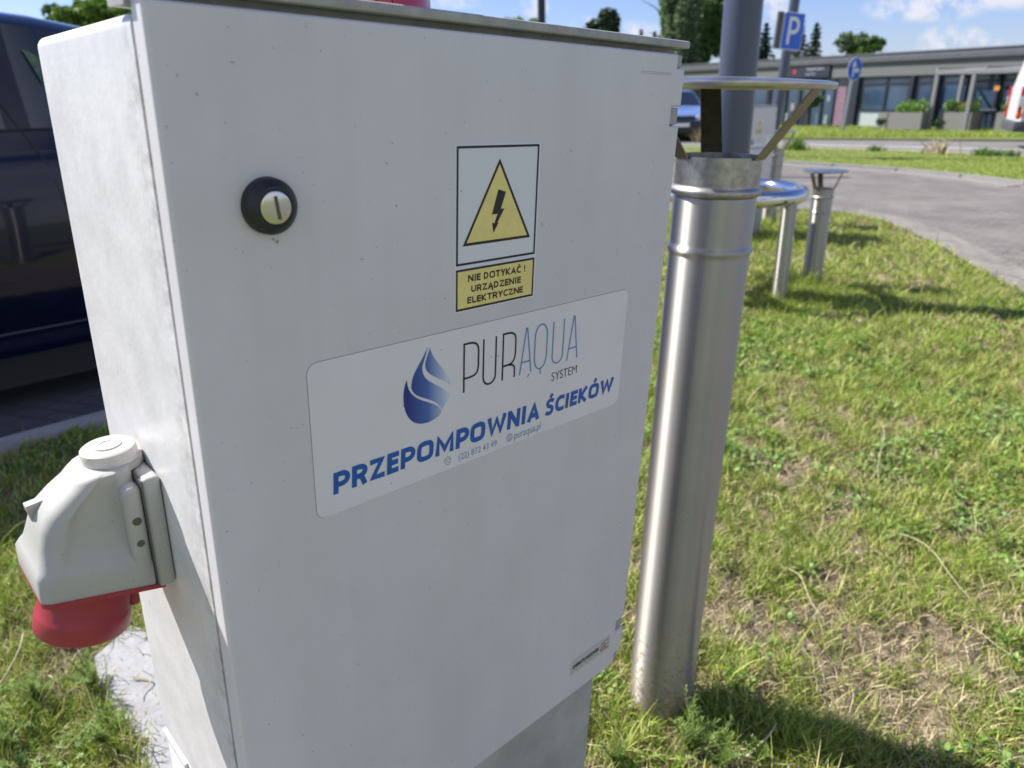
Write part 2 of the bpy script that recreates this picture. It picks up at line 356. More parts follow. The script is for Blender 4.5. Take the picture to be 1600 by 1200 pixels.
sheet('road_marking', [p0 - nl, p1 - nl, p1 + nl, p0 + nl], .004, m_white)
verge = [np.array(rf[0]) - d2 * 60, np.array(rf[1]) + d2 * 40]; vn_ = np.array([-d2[1], d2[0]])
sheet('verge', [verge[0], verge[1], verge[1] + vn_ * 60, verge[0] + vn_ * 60], .04, m_far)
# left: kerb and parking bay
def SN(s, n, z=0.): return Vector((s * .728 - n * .6856, s * .6856 + n * .728, z))
kb = MB(); s = -7.
while s < 3.3:
    kb.poly([SN(s, 3.56, .035), SN(s + .992, 3.56, .035), SN(s + .992, 3.68, .035), SN(s, 3.68, .035)], depth=Vector((0, 0, -.12))); s += 1.
tag(kb.build('parking_kerb', mat('pale_kerb', (.42, .40, .38), .85, noise=(14, .22, 6))), kind='structure')
b = MB(); b.poly([SN(-9, 3.68, .0), SN(3.4, 3.68, .0), SN(3.4, 14, .0), SN(-9, 14, .0)]); tag(b.build('parking_bay', m_park), kind='structure')
# concrete pad beside the cabinet
m_pad = mat('pad_concrete', (.34, .34, .355), .8, noise=(22, .25, 6), bump=(120, .4, .003))
b = MB(); b.poly([(*p, .016) for p in [g2(148, 1035), g2(205, 985), (-.75, 1.60), (-.45, 1.40), (-.3, 1.05), (-.5, .8), g2(236, 1235), g2(205, 1150), g2(165, 1100)]], depth=Vector((0, 0, -.06)))
tag(b.build('concrete_pad', m_pad), kind='structure')

# ------------------------------------------------------------------ the cabinet
CMx = np.array([[.7275, -.68425, .05039], [.68525, .7283, -.00368], [-.03418, .0372, .99872]]); CO = np.array([-.2683, .5029, .5986])
CROT = Matrix(CMx.tolist())
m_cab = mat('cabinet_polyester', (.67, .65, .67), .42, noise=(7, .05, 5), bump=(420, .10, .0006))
specks(m_cab, 75, .11, (.16, .15, .14), .6); specks(m_cab, 190, .15, (.28, .27, .26), .4)
def streaks(m, sc, lo, hi, amt):
    t = m.node_tree; b = t.nodes['Principled BSDF']; co = N(t, 'ShaderNodeTexCoord'); mp = N(t, 'ShaderNodeMapping'); mp.inputs['Scale'].default_value = sc; t.links.new(co.outputs['Object'], mp.inputs[0])
    n = N(t, 'ShaderNodeTexNoise'); n.inputs['Scale'].default_value = 1; n.inputs['Detail'].default_value = 7; n.inputs['Roughness'].default_value = .6; t.links.new(mp.outputs[0], n.inputs[0])
    r = N(t, 'ShaderNodeValToRGB'); r.color_ramp.elements[0].position = lo; r.color_ramp.elements[1].position = hi; r.color_ramp.elements[0].color = (1 - amt, 1 - amt, 1 - amt * 1.15, 1); t.links.new(n.outputs['Fac'], r.inputs[0])
    mx = N(t, 'ShaderNodeMix', data_type='RGBA', blend_type='MULTIPLY'); mx.inputs[0].default_value = 1
    if b.inputs['Base Color'].links: t.links.new(b.inputs['Base Color'].links[0].from_socket, mx.inputs[6])
    else: mx.inputs[6].default_value = b.inputs['Base Color'].default_value
    t.links.new(r.outputs[0], mx.inputs[7]); t.links.new(mx.outputs[2], b.inputs['Base Color'])
streaks(m_cab, (26, 26, 1.4), .40, .60, .028); streaks(m_cab, (5, 5, 3.5), .38, .62, .05)
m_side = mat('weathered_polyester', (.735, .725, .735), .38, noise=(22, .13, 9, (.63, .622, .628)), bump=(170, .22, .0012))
specks(m_side, 60, .12, (.22, .21, .19), .6); specks(m_side, 80, .20, (1, 1, 1), .35)
t_ = m_side.node_tree                                             # rain-washed grime that gathers by the door seam
co_ = N(t_, 'ShaderNodeTexCoord'); sx = N(t_, 'ShaderNodeSeparateXYZ'); t_.links.new(co_.outputs['Object'], sx.inputs[0])
mr_ = N(t_, 'ShaderNodeMapRange'); mr_.inputs[1].default_value = -.06; mr_.inputs[2].default_value = -.112; t_.links.new(sx.outputs['Y'], mr_.inputs[0])
n_ = N(t_, 'ShaderNodeTexNoise'); n_.inputs['Scale'].default_value = 34; n_.inputs['Detail'].default_value = 8; n_.inputs['Roughness'].default_value = .75; t_.links.new(co_.outputs['Object'], n_.inputs[0])
rr_ = N(t_, 'ShaderNodeValToRGB'); rr_.color_ramp.elements[0].position = .46; rr_.color_ramp.elements[1].position = .68; t_.links.new(n_.outputs[0], rr_.inputs[0])
mu_ = N(t_, 'ShaderNodeMath', operation='MULTIPLY'); t_.links.new(mr_.outputs[0], mu_.inputs[0]); t_.links.new(rr_.outputs[0], mu_.inputs[1])
mx_ = N(t_, 'ShaderNodeMix', data_type='RGBA'); t_.links.new(mu_.outputs[0], mx_.inputs[0]); bb_ = t_.nodes['Principled BSDF']
t_.links.new(bb_.inputs['Base Color'].links[0].from_socket, mx_.inputs[6]); mx_.inputs[7].default_value = (.34, .33, .31, 1); t_.links.new(mx_.outputs[2], bb_.inputs['Base Color'])
m_gap = mat('rubber_gasket', (.10, .095, .09), .8)
m_rim = mat('rim_grey', (.40, .40, .39), .6, noise=(40, .25, 6)); specks(m_rim, 160, .3, (.12, .11, .10), .5)
m_black = mat('black_plastic', (.012, .013, .017), .42, bump=(60, .05, .001))
m_chrome = mat('chrome', (.58, .57, .54), .2, 1., bump=(300, .1, .0004))
m_slot = mat('lock_slot', (.12, .11, .10), .45, .7)
m_lblw = mat('label_white', (.76, .735, .76), .22, noise=(9, .06, 4), bump=(38, .12, .0012), coat=.15); specks(m_lblw, 55, .15, (.14, .13, .14), .5)
m_sign_w = mat('sticker_white', (.70, .71, .74), .35); m_yel = mat('sticker_yellow', (.84, .71, .25), .4, noise=(60, .10, 4)); specks(m_yel, 160, .14, (.2, .16, .05), .5)
m_ink = mat('ink_black', (.010, .010, .016), .45); m_blue = mat('ink_blue', (.008, .10, .40), .4); m_lblue = mat('ink_light_blue', (.12, .24, .50), .4); m_pale = mat('ink_grey_blue', (.22, .30, .45), .4)
m_ped = mat('pedestal_grey', (.45, .455, .42), .75, noise=(9, 0, 8, (.32, .33, .30)), bump=(60, .3, .002)); specks(m_ped, 120, .2, (.07, .07, .06), .4)
def dropmat():
    m = D.materials.new('drop_print'); m.use_nodes = True; t = m.node_tree; b = t.nodes['Principled BSDF']; b.inputs['Roughness'].default_value = .4
    co = N(t, 'ShaderNodeTexCoord'); mp = N(t, 'ShaderNodeMapping'); mp.inputs['Location'].default_value = (-.198 + .29, 0, -.52 - .0 + .6 - 1.2 + 0); sp = N(t, 'ShaderNodeSeparateXYZ')
    t.links.new(co.outputs['Object'], sp.inputs[0])
    a = N(t, 'ShaderNodeMapRange'); a.inputs[1].default_value = .196 - .29; a.inputs[2].default_value = .243 - .29; t.links.new(sp.outputs['X'], a.inputs[0])
    r = N(t, 'ShaderNodeValToRGB'); e = r.color_ramp.elements; e[0].color = (.015, .03, .22, 1); e[1].color = (.55, .62, .78, 1); e.new(.5).color = (.06, .14, .42, 1)
    t.links.new(a.outputs[0], r.inputs[0]); t.links.new(r.outputs[0], b.inputs['Base Color']); return m
OFF = (.29, .13, -.6)
def bez(p0, p1, p2, p3, n=14):
    return [((1 - t) ** 3 * p0[0] + 3 * (1 - t) ** 2 * t * p1[0] + 3 * (1 - t) * t * t * p2[0] + t ** 3 * p3[0], (1 - t) ** 3 * p0[1] + 3 * (1 - t) ** 2 * t * p1[1] + 3 * (1 - t) * t * t * p2[1] + t ** 3 * p3[1]) for t in [i / n for i in range(n + 1)]]

def glyph(ch, w, h_):
    """centre lines of a bold sans capital in a box w wide and 1 high, h_ = half a stroke"""
    l, r, b, t, m = h_, w - h_, h_, 1 - h_, .5; c = w / 2
    S = {'I': [[(c, 0), (c, 1)]], 'L': [[(l, 1), (l, b), (w, b)]], 'E': [[(w, t), (l, t), (l, b), (w, b)], [(l, m + .02), (w * .93, m + .02)]], 'F': [[(w, t), (l, t), (l, 0)], [(l, m), (w * .93, m)]],
         'T': [[(0, t), (w, t)], [(c, t), (c, 0)]], 'N': [[(l, 0), (l, 1)], [(r, 0), (r, 1)], [(l * 1.15, 1 - h_ * .6), (w - l * 1.15, h_ * .6)]], 'Z': [[(0, t), (r - h_ * .35, t), (l + h_ * .35, b), (w, b)]],
         'A': [[(h_ * .9, 0), (c, 1 - h_ * 1.25), (w - h_ * .9, 0)], [(w * .22, .28), (w * .78, .28)]], 'K': [[(l, 0), (l, 1)], [(r, 1), (l + h_, .47), (r + h_ * .1, 0)]], 'Y': [[(h_ * .8, 1), (c, .45), (w - h_ * .8, 1)], [(c, .45), (c, 0)]],
         'M': [[(l, 0), (l + .02, 1 - h_ * 1.25), (c, .24), (r - .02, 1 - h_ * 1.25), (r, 0)]], 'W': [[(h_ * .9, 1), (w * .28, h_ * 1.25), (c, 1 - h_ * 1.6), (w * .72, h_ * 1.25), (w - h_ * .9, 1)]], 'U': [[(l, 1), (l, .35)] + bez((l, .35), (l, h_ * .2), (r, h_ * .2), (r, .35)) + [(r, 1)]],
         'P': [[(l, 0), (l, t), (w * .5, t)] + bez((w * .5, t), (w + h_ * .1, t), (w + h_ * .1, .40), (w * .5, .40)) + [(l + h_, .40)]], 'V': [[(h_ * .8, 1), (c, h_ * .6), (w - h_ * .8, 1)]],
         'R': [[(l, 0), (l, t), (w * .45, t)] + bez((w * .45, t), (w * .98, t), (w * .98, .45), (w * .45, .45)) + [(l + h_, .45)], [(w * .45, .45), (w * .62, .42), (w - h_ * .9, 0)]],
         'D': [[(l, 0), (l, t), (w * .35, t)] + bez((w * .35, t), (r + h_ * .5, t), (r + h_ * .5, b), (w * .35, b)) + [(l + h_, b)]],
         'C': [bez((w, t - .03), (w * .5, 1.02), (l, .9), (l, .5)) + bez((l, .5), (l, .1), (w * .5, -.02), (w, b + .03))[1:]],
         'S': [bez((w * .93, t - .03), (w * .5, 1.04), (l * .6, .95), (l, .72)) + bez((l, .72), (l * 1.1, .48), (r, .58), (r, .28))[1:] + bez((r, .28), (r, .02), (w * .4, -.04), (w * .04, b + .05))[1:]],
         '!': [[(c, 1), (c, .3)], [(c, .16), (c, 0)]]}
    if ch in 'OÓ':
        k = .19; S[ch] = ['closed', bez((c, t), (r + .01, t), (r, .78), (r, .5)) + bez((r, .5), (r, .22), (r + .01, b), (c, b))[1:] + bez((c, b), (l - .01, b), (l, .22), (l, .5))[1:] + bez((l, .5), (l, .78), (l - .01, t), (c, t))[1:]]
    base = {'Ś': 'S', 'Ć': 'C', 'Ą': 'A'}.get(ch, ch); out = list(S.get(base, []))
    if ch in 'ÓŚĆ': out.append([(c - .04, 1.10), (c + .10, 1.32)])
    if ch == 'Ą': out.append(bez((w - h_ * 1.2, .0), (w - .2, -.12), (w - .1, -.22), (w + .02, -.18)))
    return out
GW = {'I': .24, 'M': .86, 'W': 1.0, 'O': .74, 'Ó': .74, 'N': .68, 'A': .70, 'Ą': .70, 'E': .48, 'L': .48, 'T': .58, 'S': .52, 'Ś': .52, 'C': .58, 'Ć': .58, 'K': .64, 'D': .66, '!': .24, ' ': .26}
def sans(mb, s_, x0, x1, z0, z1, y, wd=.19, shear=0., gap=.13):
    """bold sans capitals built from strokes, fitted to x0..x1 and z0..z1"""
    tot = sum(GW.get(c, .60) for c in s_) + gap * (len(s_) - 1); kx = (x1 - x0) / tot; kz = z1 - z0; x = 0; n = 0; wd_ = wd * kz; hx = wd / 2 * kz / kx
    for c in s_:
        w = GW.get(c, .60); g = glyph(c, w, hx if hx < w / 2 else w * .35) if c != ' ' else []
        cl = bool(g) and g[0] == 'closed'
        for k, st in enumerate(g[1:] if cl else g):
            # the half stroke is the same for upright and level strokes once scaled back
            pts = [(x0 + (x + px_) * kx + shear * pz_ * kz, z0 + ((pz_ - .5) * (1 - wd) / max(.3, 1 - 2 * hx) + .5 if 0 < pz_ < 1 else pz_) * kz) for px_, pz_ in st]
            mb.stroke(pts, wd_ * (.85 if k and c in 'ÓŚĆĄ' else 1), y - .00010 * (n % 6), closed=cl and k == 0); n += 1
        x += w + gap
    return mb
def prism_xz(mb, pts, y0, y1):
    mb.poly([(p[0], y1, p[1]) for p in pts], depth=Vector((0, y0 - y1, 0))); return mb
def rrect(x0, x1, z0, z1, r, n=5):
    out = []
    for cx_, cz_, a0 in ((x1 - r, z1 - r, 0), (x0 + r, z1 - r, 90), (x0 + r, z0 + r, 180), (x1 - r, z0 + r, 270)):
        out += [(cx_ + r * math.cos(R(a0 + 90 * i / n)), cz_ + r * math.sin(R(a0 + 90 * i / n))) for i in range(n + 1)]
    return out
def bevelled(mb_pts, y0, y1, r, seg=3):
    """prism of (x,z) outline between y0 (front) and y1 with its front rim rounded"""
    b = bmesh.new(); vs = [b.verts.new((p[0], y1, p[1])) for p in mb_pts]; f = b.faces.new(vs)
    rr = bmesh.ops.extrude_face_region(b, geom=[f]); vv = [v for v in rr['geom'] if isinstance(v, bmesh.types.BMVert)]; bmesh.ops.translate(b, verts=vv, vec=(0, y0 - y1, 0))
    vs_ = set(vv); ed = [e for e in b.edges if e.verts[0] in vs_ and e.verts[1] in vs_]
    bmesh.ops.recalc_face_normals(b, faces=b.faces)
    bmesh.ops.bevel(b, geom=ed, offset=r, segments=seg, affect='EDGES', profile=.6)
    return b
def cabinet(root, ped_h, full=True):
    O = OFF
    def P(mb, n, m, par=None, wn=False, **k):
        o = mb.build(n, m, par or root, off=O, **k)
        if wn: o.modifiers.new('weighted', 'WEIGHTED_NORMAL').keep_sharp = True
        return o
    # body: side walls, back and sloping roof
    b = bmesh.new(); y0, y1 = .0235, .267; x0, x1 = .0035, .5885
    vs = [(x0, y0, .068), (x1, y0, .068), (x1, y1, .068), (x0, y1, .068), (x0, y0, .8565), (x1, y0, .8565), (x1, y1, .846), (x0, y1, .846)]
    vv = [b.verts.new(v) for v in vs]
    for f in ((0, 1, 2, 3), (7, 6, 5, 4), (0, 4, 5, 1), (1, 5, 6, 2), (2, 6, 7, 3), (3, 7, 4, 0)): b.faces.new([vv[i] for i in f])
    bmesh.ops.recalc_face_normals(b, faces=b.faces); bmesh.ops.bevel(b, geom=[e for e in b.edges if max(e.verts[0].co.y, e.verts[1].co.y) > .1], offset=.009, segments=5, affect='EDGES', profile=.5)
    P(MB().add(b), 'body', m_side, smooth=True, wn=True)
    # frame flange behind the door with the lip over it
    mb = MB(); mb.box(.0085, .5885, .0220, .0235, .004, .868); P(mb, 'door_frame', m_rim)
    P(MB().box(.0075, .584, .0195, .0220, .004, .862), 'gasket', m_gap)
    mb = MB(); mb.box(-.001, .5935, -.001, .05, .8685, .8765, .0025); mb.box(.0, .590, .020, .05, .859, .8685); P(mb, 'rain_lip', m_rim, smooth=True)
    # door with its hinge notches
    xl, xr, zb, zt = .0040, .5900, .0, .8625; nx = .5750
    pts = [(xl, zb), (nx, zb), (nx, .0185), (xr, .0185), (xr, .062), (nx - .003, .062), (nx - .003, .082), (xr, .082), (xr, .7865), (nx - .003, .7865), (nx - .003, .8075), (xr, .8075), (xr, .848), (nx, .848), (nx, zt), (xl, zt)]
    b = bevelled(pts, 0., .0195, .0045, 4); door = P(MB().add(b), 'door', m_cab, smooth=True, wn=True)
    if not full: pass
    for z0, z1 in ((.0625, .0815), (.787, .807)):
        mb = MB(); mb.box(nx - .0015, .5901, .004, .0165, z0 + .0008, z1 - .0008, .0015); P(mb, 'hinge', m_rim, smooth=True)
    for z0, z1 in ((.002, .018), (.8485, .862)):
        mb = MB(); mb.box(nx + .001, .5901, .006, .0165, z0, z1, .0015); P(mb, 'corner_stop', m_rim, smooth=True)
    # lock
    M = Matrix.Translation((.0742, 0, .7325)) @ Matrix.Rotation(R(90), 4, 'X')
    mb = MB(); mb.lathe([(.0, .0118), (.0124, .0118), (.0132, .0124), (.0150, .0122), (.0192, .0085), (.0205, .0062), (.0209, .0), (.0, .0)], 64, M); lk = P(mb, 'lock', m_black, smooth=True)
    mb = MB(); mb.lathe([(.0, .0132), (.0106, .0132), (.0118, .0128), (.0122, .0117)], 48, M); P(mb, 'lock_core', m_chrome, lk, smooth=True)
    b = bmesh.new(); bmesh.ops.create_cube(b, size=1); b.transform(M @ Matrix.Translation((0.001, 0, .0133)) @ Matrix.Rotation(R(8), 4, 'Z') @ Matrix.Diagonal((.0026, .0170, .0006, 1)))
    P(MB().add(b), 'key_slot', m_slot, lk)
    # warning sticker
    st = P(prism_xz(MB(), rrect(.2514, .3592, .6187, .7724, .0006, 2), -.0004, .0), 'warning_sticker', m_sign_w)
    def fr(x0, x1, z0, z1, wd, y):
        mb = MB(); mb.stroke([(x0, z0), (x1, z0), (x1, z1), (x0, z1)], wd, y, closed=True); return mb
    P(prism_xz(MB(), [(.2535, .6203), (.3570, .6203), (.3570, .6602), (.2535, .6602)], -.00055, -.0004), 'yellow_text_panel', m_yel, st)
    P(prism_xz(MB(), [(.2609, .6815), (.3497, .6815), (.3053, .7596)], -.00055, -.0004), 'yellow_triangle', m_yel, st)
    mb = fr(.2544, .3560, .6650, .7698, .0021, -.0007)
    f2 = fr(.2544, .3560, .6212, .6593, .0021, -.0007); me = D.meshes.new('x'); f2.bm.to_mesh(me); mb.bm.from_mesh(me)
    mb.stroke([(.2634, .6831), (.3472, .6831), (.3053, .7566)], .0032, -.0007, closed=True)
    mb.poly([(x, -.0007, z) for x, z in [(.3043, .7312), (.3142, .7284), (.3103, .7117), (.3120, .7117), (.3036, .7000), (.3058, .7005), (.2993, .6905), (.2975, .7003), (.3000, .6993), (.3036, .7083), (.2968, .7083)][:2] + [(.3082, .7129), (.3128, .7129), (.3040, .6997), (.3060, .7005), (.2993, .6908), (.2973, .7008), (.3001, .6997), (.3041, .7085), (.2968, .7083)]])
    P(mb, 'sticker_frame', m_ink, st)
    mb = MB(); y = -.0007
    sans(mb, 'NIE DOTYKAĆ !', .2682, .3447, .6473, .6540, y, .22, 0, .10); sans(mb, 'URZĄDZENIE', .2724, .3385, .6366, .6432, y, .22, 0, .10); sans(mb, 'ELEKTRYCZNE', .2676, .3423, .6260, .6325, y, .22, 0, .10)
    P(mb, 'sticker_lettering', m_ink, st)
    # company label
    lb = P(prism_xz(MB(), rrect(.0950, .5212, .4540, .6028, .010, 6), -.0005, .0), 'company_label', m_lblw)
    P(MB().stroke(rrect(.0950, .5212, .4540, .6028, .010, 6), .0007, -.0001, closed=True), 'label_edge', m_gap, lb)
    mb = MB(); y = -.0008; wd = .0021
    mb.stroke([(.2643, .5345), (.2643, .5855), (.2700, .5855)] + bez((.2700, .5855), (.2845, .5855), (.2835, .578), (.2832, .568)) + bez((.2832, .568), (.2835, .554), (.2835, .5495), (.2700, .5492)) + [(.2654, .5492)], wd, y)
    mb.stroke([(.2900, .5855), (.2900, .545)] + bez((.2900, .545), (.2900, .5325), (.3070, .5325), (.3070, .545)) + [(.3070, .5855)], wd, y)
    mb.stroke([(.3170, .5345), (.3170, .5855), (.3225, .5855)] + bez((.3225, .5855), (.3365, .5855), (.3350, .578), (.3350, .570)) + bez((.3350, .570), (.3352, .5565), (.3345, .5505), (.3235, .5503)) + [(.3182, .5503)], wd, y)
    mb.stroke([(.3255, .5500)] + bez((.3255, .5500), (.3335, .550), (.3345, .546), (.3345, .543), 6) + [(.3345, .5345)], wd, y)
    P(mb, 'dark_logo_lettering', m_ink, lb)
    mb = MB(); wd = .0017
    for dx in (0., .0750):
        mb.stroke([(.3424 + dx, .5345), (.3503 + dx, .5855), (.3519 + dx, .5855), (.3597 + dx, .5345)], wd, y); mb.stroke([(.3447 + dx, .5482), (.3574 + dx, .5482)], wd, y - .0001)
    mb.stroke([(.3641, .570)] + bez((.3641, .572), (.3641, .5905), (.3829, .5905), (.3829, .572)) + bez((.3829, .550), (.3829, .530), (.3641, .530), (.3641, .550)), wd, y, closed=True); mb.stroke([(.3743, .5358), (.3743, .5290)], wd, y - .0001)
    mb.stroke([(.3925, .5855), (.3925, .545)] + bez((.3925, .545), (.3925, .5325), (.4095, .5325), (.4095, .545)) + [(.4095, .5855)], wd, y)
    P(mb, 'light_logo_lettering', m_lblue, lb)
    P(text_into(MB(), 'SYSTEM', .3936, .4362, .5152, .5250, y, bold=-.012, shear=.0), 'small_logo_lettering', m_ink, lb)
    mb = MB(); sans(mb, 'PRZEPOMPOWNIA', .1122, .3762, .4742, .4958, y, .24, .06, .10); sans(mb, 'ŚCIEKÓW', .3867, .5070, .4742, .4930, y, .25, .06, .10)
    P(mb, 'main_lettering', m_blue, lb)
    mb = MB(); text_into(mb, '(22) 872 43 49', .2585, .3118, .4603, .4672, y, bold=-.008, cap=True); text_into(mb, 'puraqua.pl', .3382, .3800, .4598, .4655, y, bold=-.008, cap=False)
    cx_, cz_, r_ = .3308, .4640, .0045
    for k in (1, .45): mb.stroke([(cx_ + r_ * k * math.cos(a * math.pi / 10), cz_ + r_ * math.sin(a * math.pi / 10)) for a in range(20)], .0004, y, closed=True)
    for dz in (-.0022, 0, .0022): mb.stroke([(cx_ - math.sqrt(r_ * r_ - dz * dz), cz_ + dz), (cx_ + math.sqrt(r_ * r_ - dz * dz), cz_ + dz)], .0004, y - .0001)
    cx_, cz_ = .2437, .4643
    mb.stroke([(cx_ - .003, cz_ + .0035), (cx_ - .0012, cz_ + .0015), (cx_ - .0012, cz_), (cx_ + .0008, cz_ - .0018), (cx_ + .002, cz_ - .0016), (cx_ + .0036, cz_ - .0030), (cx_ + .0022, cz_ - .0045), (cx_ - .001, cz_ - .0040), (cx_ - .0038, cz_ - .0002), (cx_ - .0042, cz_ + .0022)], .0006, y, closed=True)
    for r_ in (.0022, .0042): mb.stroke([(cx_ + r_ * math.cos(R(a)), cz_ + .0004 + r_ * math.sin(R(a))) for a in range(-20, 111, 10)], .0006, y)
    P(mb, 'contact_lettering', m_pale, lb)
    # drop emblem: two leaves of the drop parted by pale swooshes
    mb = MB(); y = -.0008
    tip = (.2215, .5955)
    o_left = bez(tip, (.2140, .5800), (.2005, .5730), (.1990, .5580))
    in_r = bez((.2075, .5490), (.2060, .5600), (.2130, .5720), (.2205, .5890))
    # left/upper leaf: from tip down the outer left flank, through the middle to the lower right
    A1 = bez((.2195, .5925), (.2110, .5760), (.2000, .5705), (.2000, .5560)) + bez((.2000, .5560), (.2030, .5400), (.2320, .5420), (.2385, .5190))
    A2 = bez((.2460, .5370), (.2330, .5540), (.2120, .5560), (.2130, .5740)) + bez((.2130, .5740), (.2150, .5800), (.2180, .5860), (.2195, .5925))
    mb.poly([(p[0], y, p[1]) for p in A1[:-1] + A2[:-1]])
    B1 = bez((.2225, .5915), (.2235, .5780), (.2440, .5640), (.2480, .5450)) + bez((.2480, .5450), (.2420, .5560), (.2150, .5620), (.2165, .5760)) + bez((.2165, .5760), (.2175, .5810), (.2205, .5860), (.2225, .5915))
    mb.poly([(p[0], y, p[1]) for p in B1[:-1]])
    C1 = bez((.1950, .5650), (.1860, .5500), (.1900, .5150), (.2180, .5150)) + bez((.2180, .5150), (.2290, .5150), (.2345, .5190), (.2360, .5215)) + bez((.2360, .5215), (.2300, .5390), (.1960, .5370), (.1950, .5650))
    mb.poly([(p[0], y, p[1]) for p in C1[:-1]])
    bmesh.ops.remove_doubles(mb.bm, verts=mb.bm.verts, dist=1e-6)
    P(mb, 'drop_emblem', MATS.get('drop_print') or dropmat(), lb)
    # maker's sticker
    mk = P(prism_xz(MB(), [(.4700, .0392), (.5580, .0392), (.5580, .0540), (.4700, .0680)][:0] + [(.4700, .0392), (.5590, .0392), (.5590, .0665), (.4700, .0665)], -.0003, 0.), 'maker_sticker', mat('sticker_dull', (.50, .52, .50), .4))
    mb = MB(); text_into(mb, 'UNIMATE NAPOWER', .4745, .5330, .0500, .0570, -.0006, bold=.03); P(mb, 'maker_lettering', m_ink, mk)
    mb = MB(); y = -.0006
    mb.stroke([(.5395, .0610), (.5380, .0460), (.5425, .0455)], .0016, y); mb.stroke([(.5445, .0610), (.5440, .0455)], .0016, y)
    for z in (.0455, .0530, .0605): mb.stroke([(.5470, z), (.5555, z)], .0014, y)
    mb.stroke([(.5475, .0455), (.5475, .0540)], .0014, y - .0001)
    for k_ in range(11): mb.stroke([(.4745 + k_ * .0053, .0458), (.4745 + k_ * .0053 + .0022 + .0016 * (k_ % 2), .0458)], .0011, y)      # a line too small to read
    P(mb, 'maker_emblem', mat('ink_red', (.30, .03, .04), .4), mk)
    # pedestal
    mb = MB(); mb.box(.020, .5660, .030, .24, -ped_h - .03, .066); P(mb, 'pedestal', m_ped)
    mb = MB(); mb.box(.0055, .020, .045, .2635, -ped_h - .03, .066, .002); P(mb, 'pedestal_side', m_side, smooth=True)
    if full:
        b = bmesh.new(); bmesh.ops.create_cube(b, size=1); b.transform(Matrix.Translation((.0035, .226, .062)) @ Matrix.Diagonal((.004, .070, .006, 1))); P(MB().add(b), 'bottom_trim', m_side)
        mb = MB()
        rq = random.Random(4); md = MB()
        marks = [(.0790, .7055, .0022, 1.2, .0010), (.3560, .5310, .0042, .9, .0008), (.3663, .6935, .0050, 2.2, .0004), (.0757, .7075, .0010, .3, .0012)] + [(rq.uniform(.02, .57), rq.uniform(.02, .85), rq.uniform(.0005, .0022), rq.uniform(0, 3.14), rq.uniform(.00025, .0006)) for _ in range(80)]
        for k_, (x_, z_, l_, a_, w_) in enumerate(marks):
            c_ = l_ * .25 * rq.uniform(-1, 1); md.stroke([(x_ - l_ * math.cos(a_) / 2, z_ - l_ * math.sin(a_) / 2), (x_ - c_ * math.sin(a_), z_ + c_ * math.cos(a_)), (x_ + l_ * math.cos(a_) / 2, z_ + l_ * math.sin(a_) / 2)], w_, -.0010 - .00001 * (k_ % 7))
        P(md, 'dirt_flecks', mat('dirt_fleck', (.10, .09, .075), .9))['kind'] = 'stuff'
        mb.stroke([(.5088, .8423), (.5620, .8423), (.5620, .8405), (.5088, .8405)], .0005, -.0002, closed=True); P(mb, 'embossed_mark', m_rim)
def cab_world(p): return Vector(CO) + CROT @ Vector(p)
CAB = empty('electrical_cabinet', cab_world(OFF), 'large light grey cabinet in front with yellow warning sticker and blue lettered label', 'electrical cabinet', 'grey electrical cabinets on the lawn', rot=CROT)
cabinet(CAB, .60)
P = lambda mb, n, m, par=None, **k: mb.build(n, m, par or CAB, off=OFF, **k)
# red beacon on the roof
m_redl = mat('red_lens', (.55, .012, .03), .15, coat=.6)
mb = MB(); Mb = Matrix.Translation((.215, .100, .853))
mb.lathe([(.0, .10), (.03, .098), (.057, .085), (.069, .05), (.072, .0), (0, 0)], 40, Mb); bc = P(mb, 'beacon', m_redl, smooth=True)
mb = MB()
for k in range(30):
    a = 2 * math.pi * k / 30; mb.cyl((.215 + .0725 * math.cos(a), .100 + .0725 * math.sin(a), .856), (.195 + .0692 * math.cos(a), .100 + .0692 * math.sin(a), .902), .0012, n=6)
P(mb, 'lens_ribs', m_redl, bc)
mb = MB(); mb.lathe([(.0, .012), (.076, .012), (.078, .006), (.078, -.004), (0, -.004)], 40, Mb); P(mb, 'beacon_base', m_black, bc, smooth=True)
# wall socket on the left side
m_sock = mat('socket_grey', (.41, .405, .378), .5, noise=(30, .06, 5), bump=(500, .12, .0004)); specks(m_sock, 230, .22, (.20, .18, .15), .4)
m_red = mat('socket_red', (.34, .030, .045), .42, noise=(20, .12, 4), bump=(300, .1, .0004))
m_cap = mat('clear_cap', (.66, .63, .58), .3, noise=(40, .15, 5), coat=.3)
def loft(mb, secs, cap0=True, cap1=True):
    b = bmesh.new(); rings = [[b.verts.new(p) for p in s_] for s_ in secs]; n = len(rings[0])
    for a, c in zip(rings, rings[1:]):
        for i in range(n): b.faces.new([a[i], a[(i + 1) % n], c[(i + 1) % n], c[i]])
    if cap0: b.faces.new(rings[0][::-1])
    if cap1: b.faces.new(rings[-1])
    bmesh.ops.recalc_face_normals(b, faces=b.faces); return mb.add(b)
TAN = .235                                     # the mouth plane of the socket rises outward
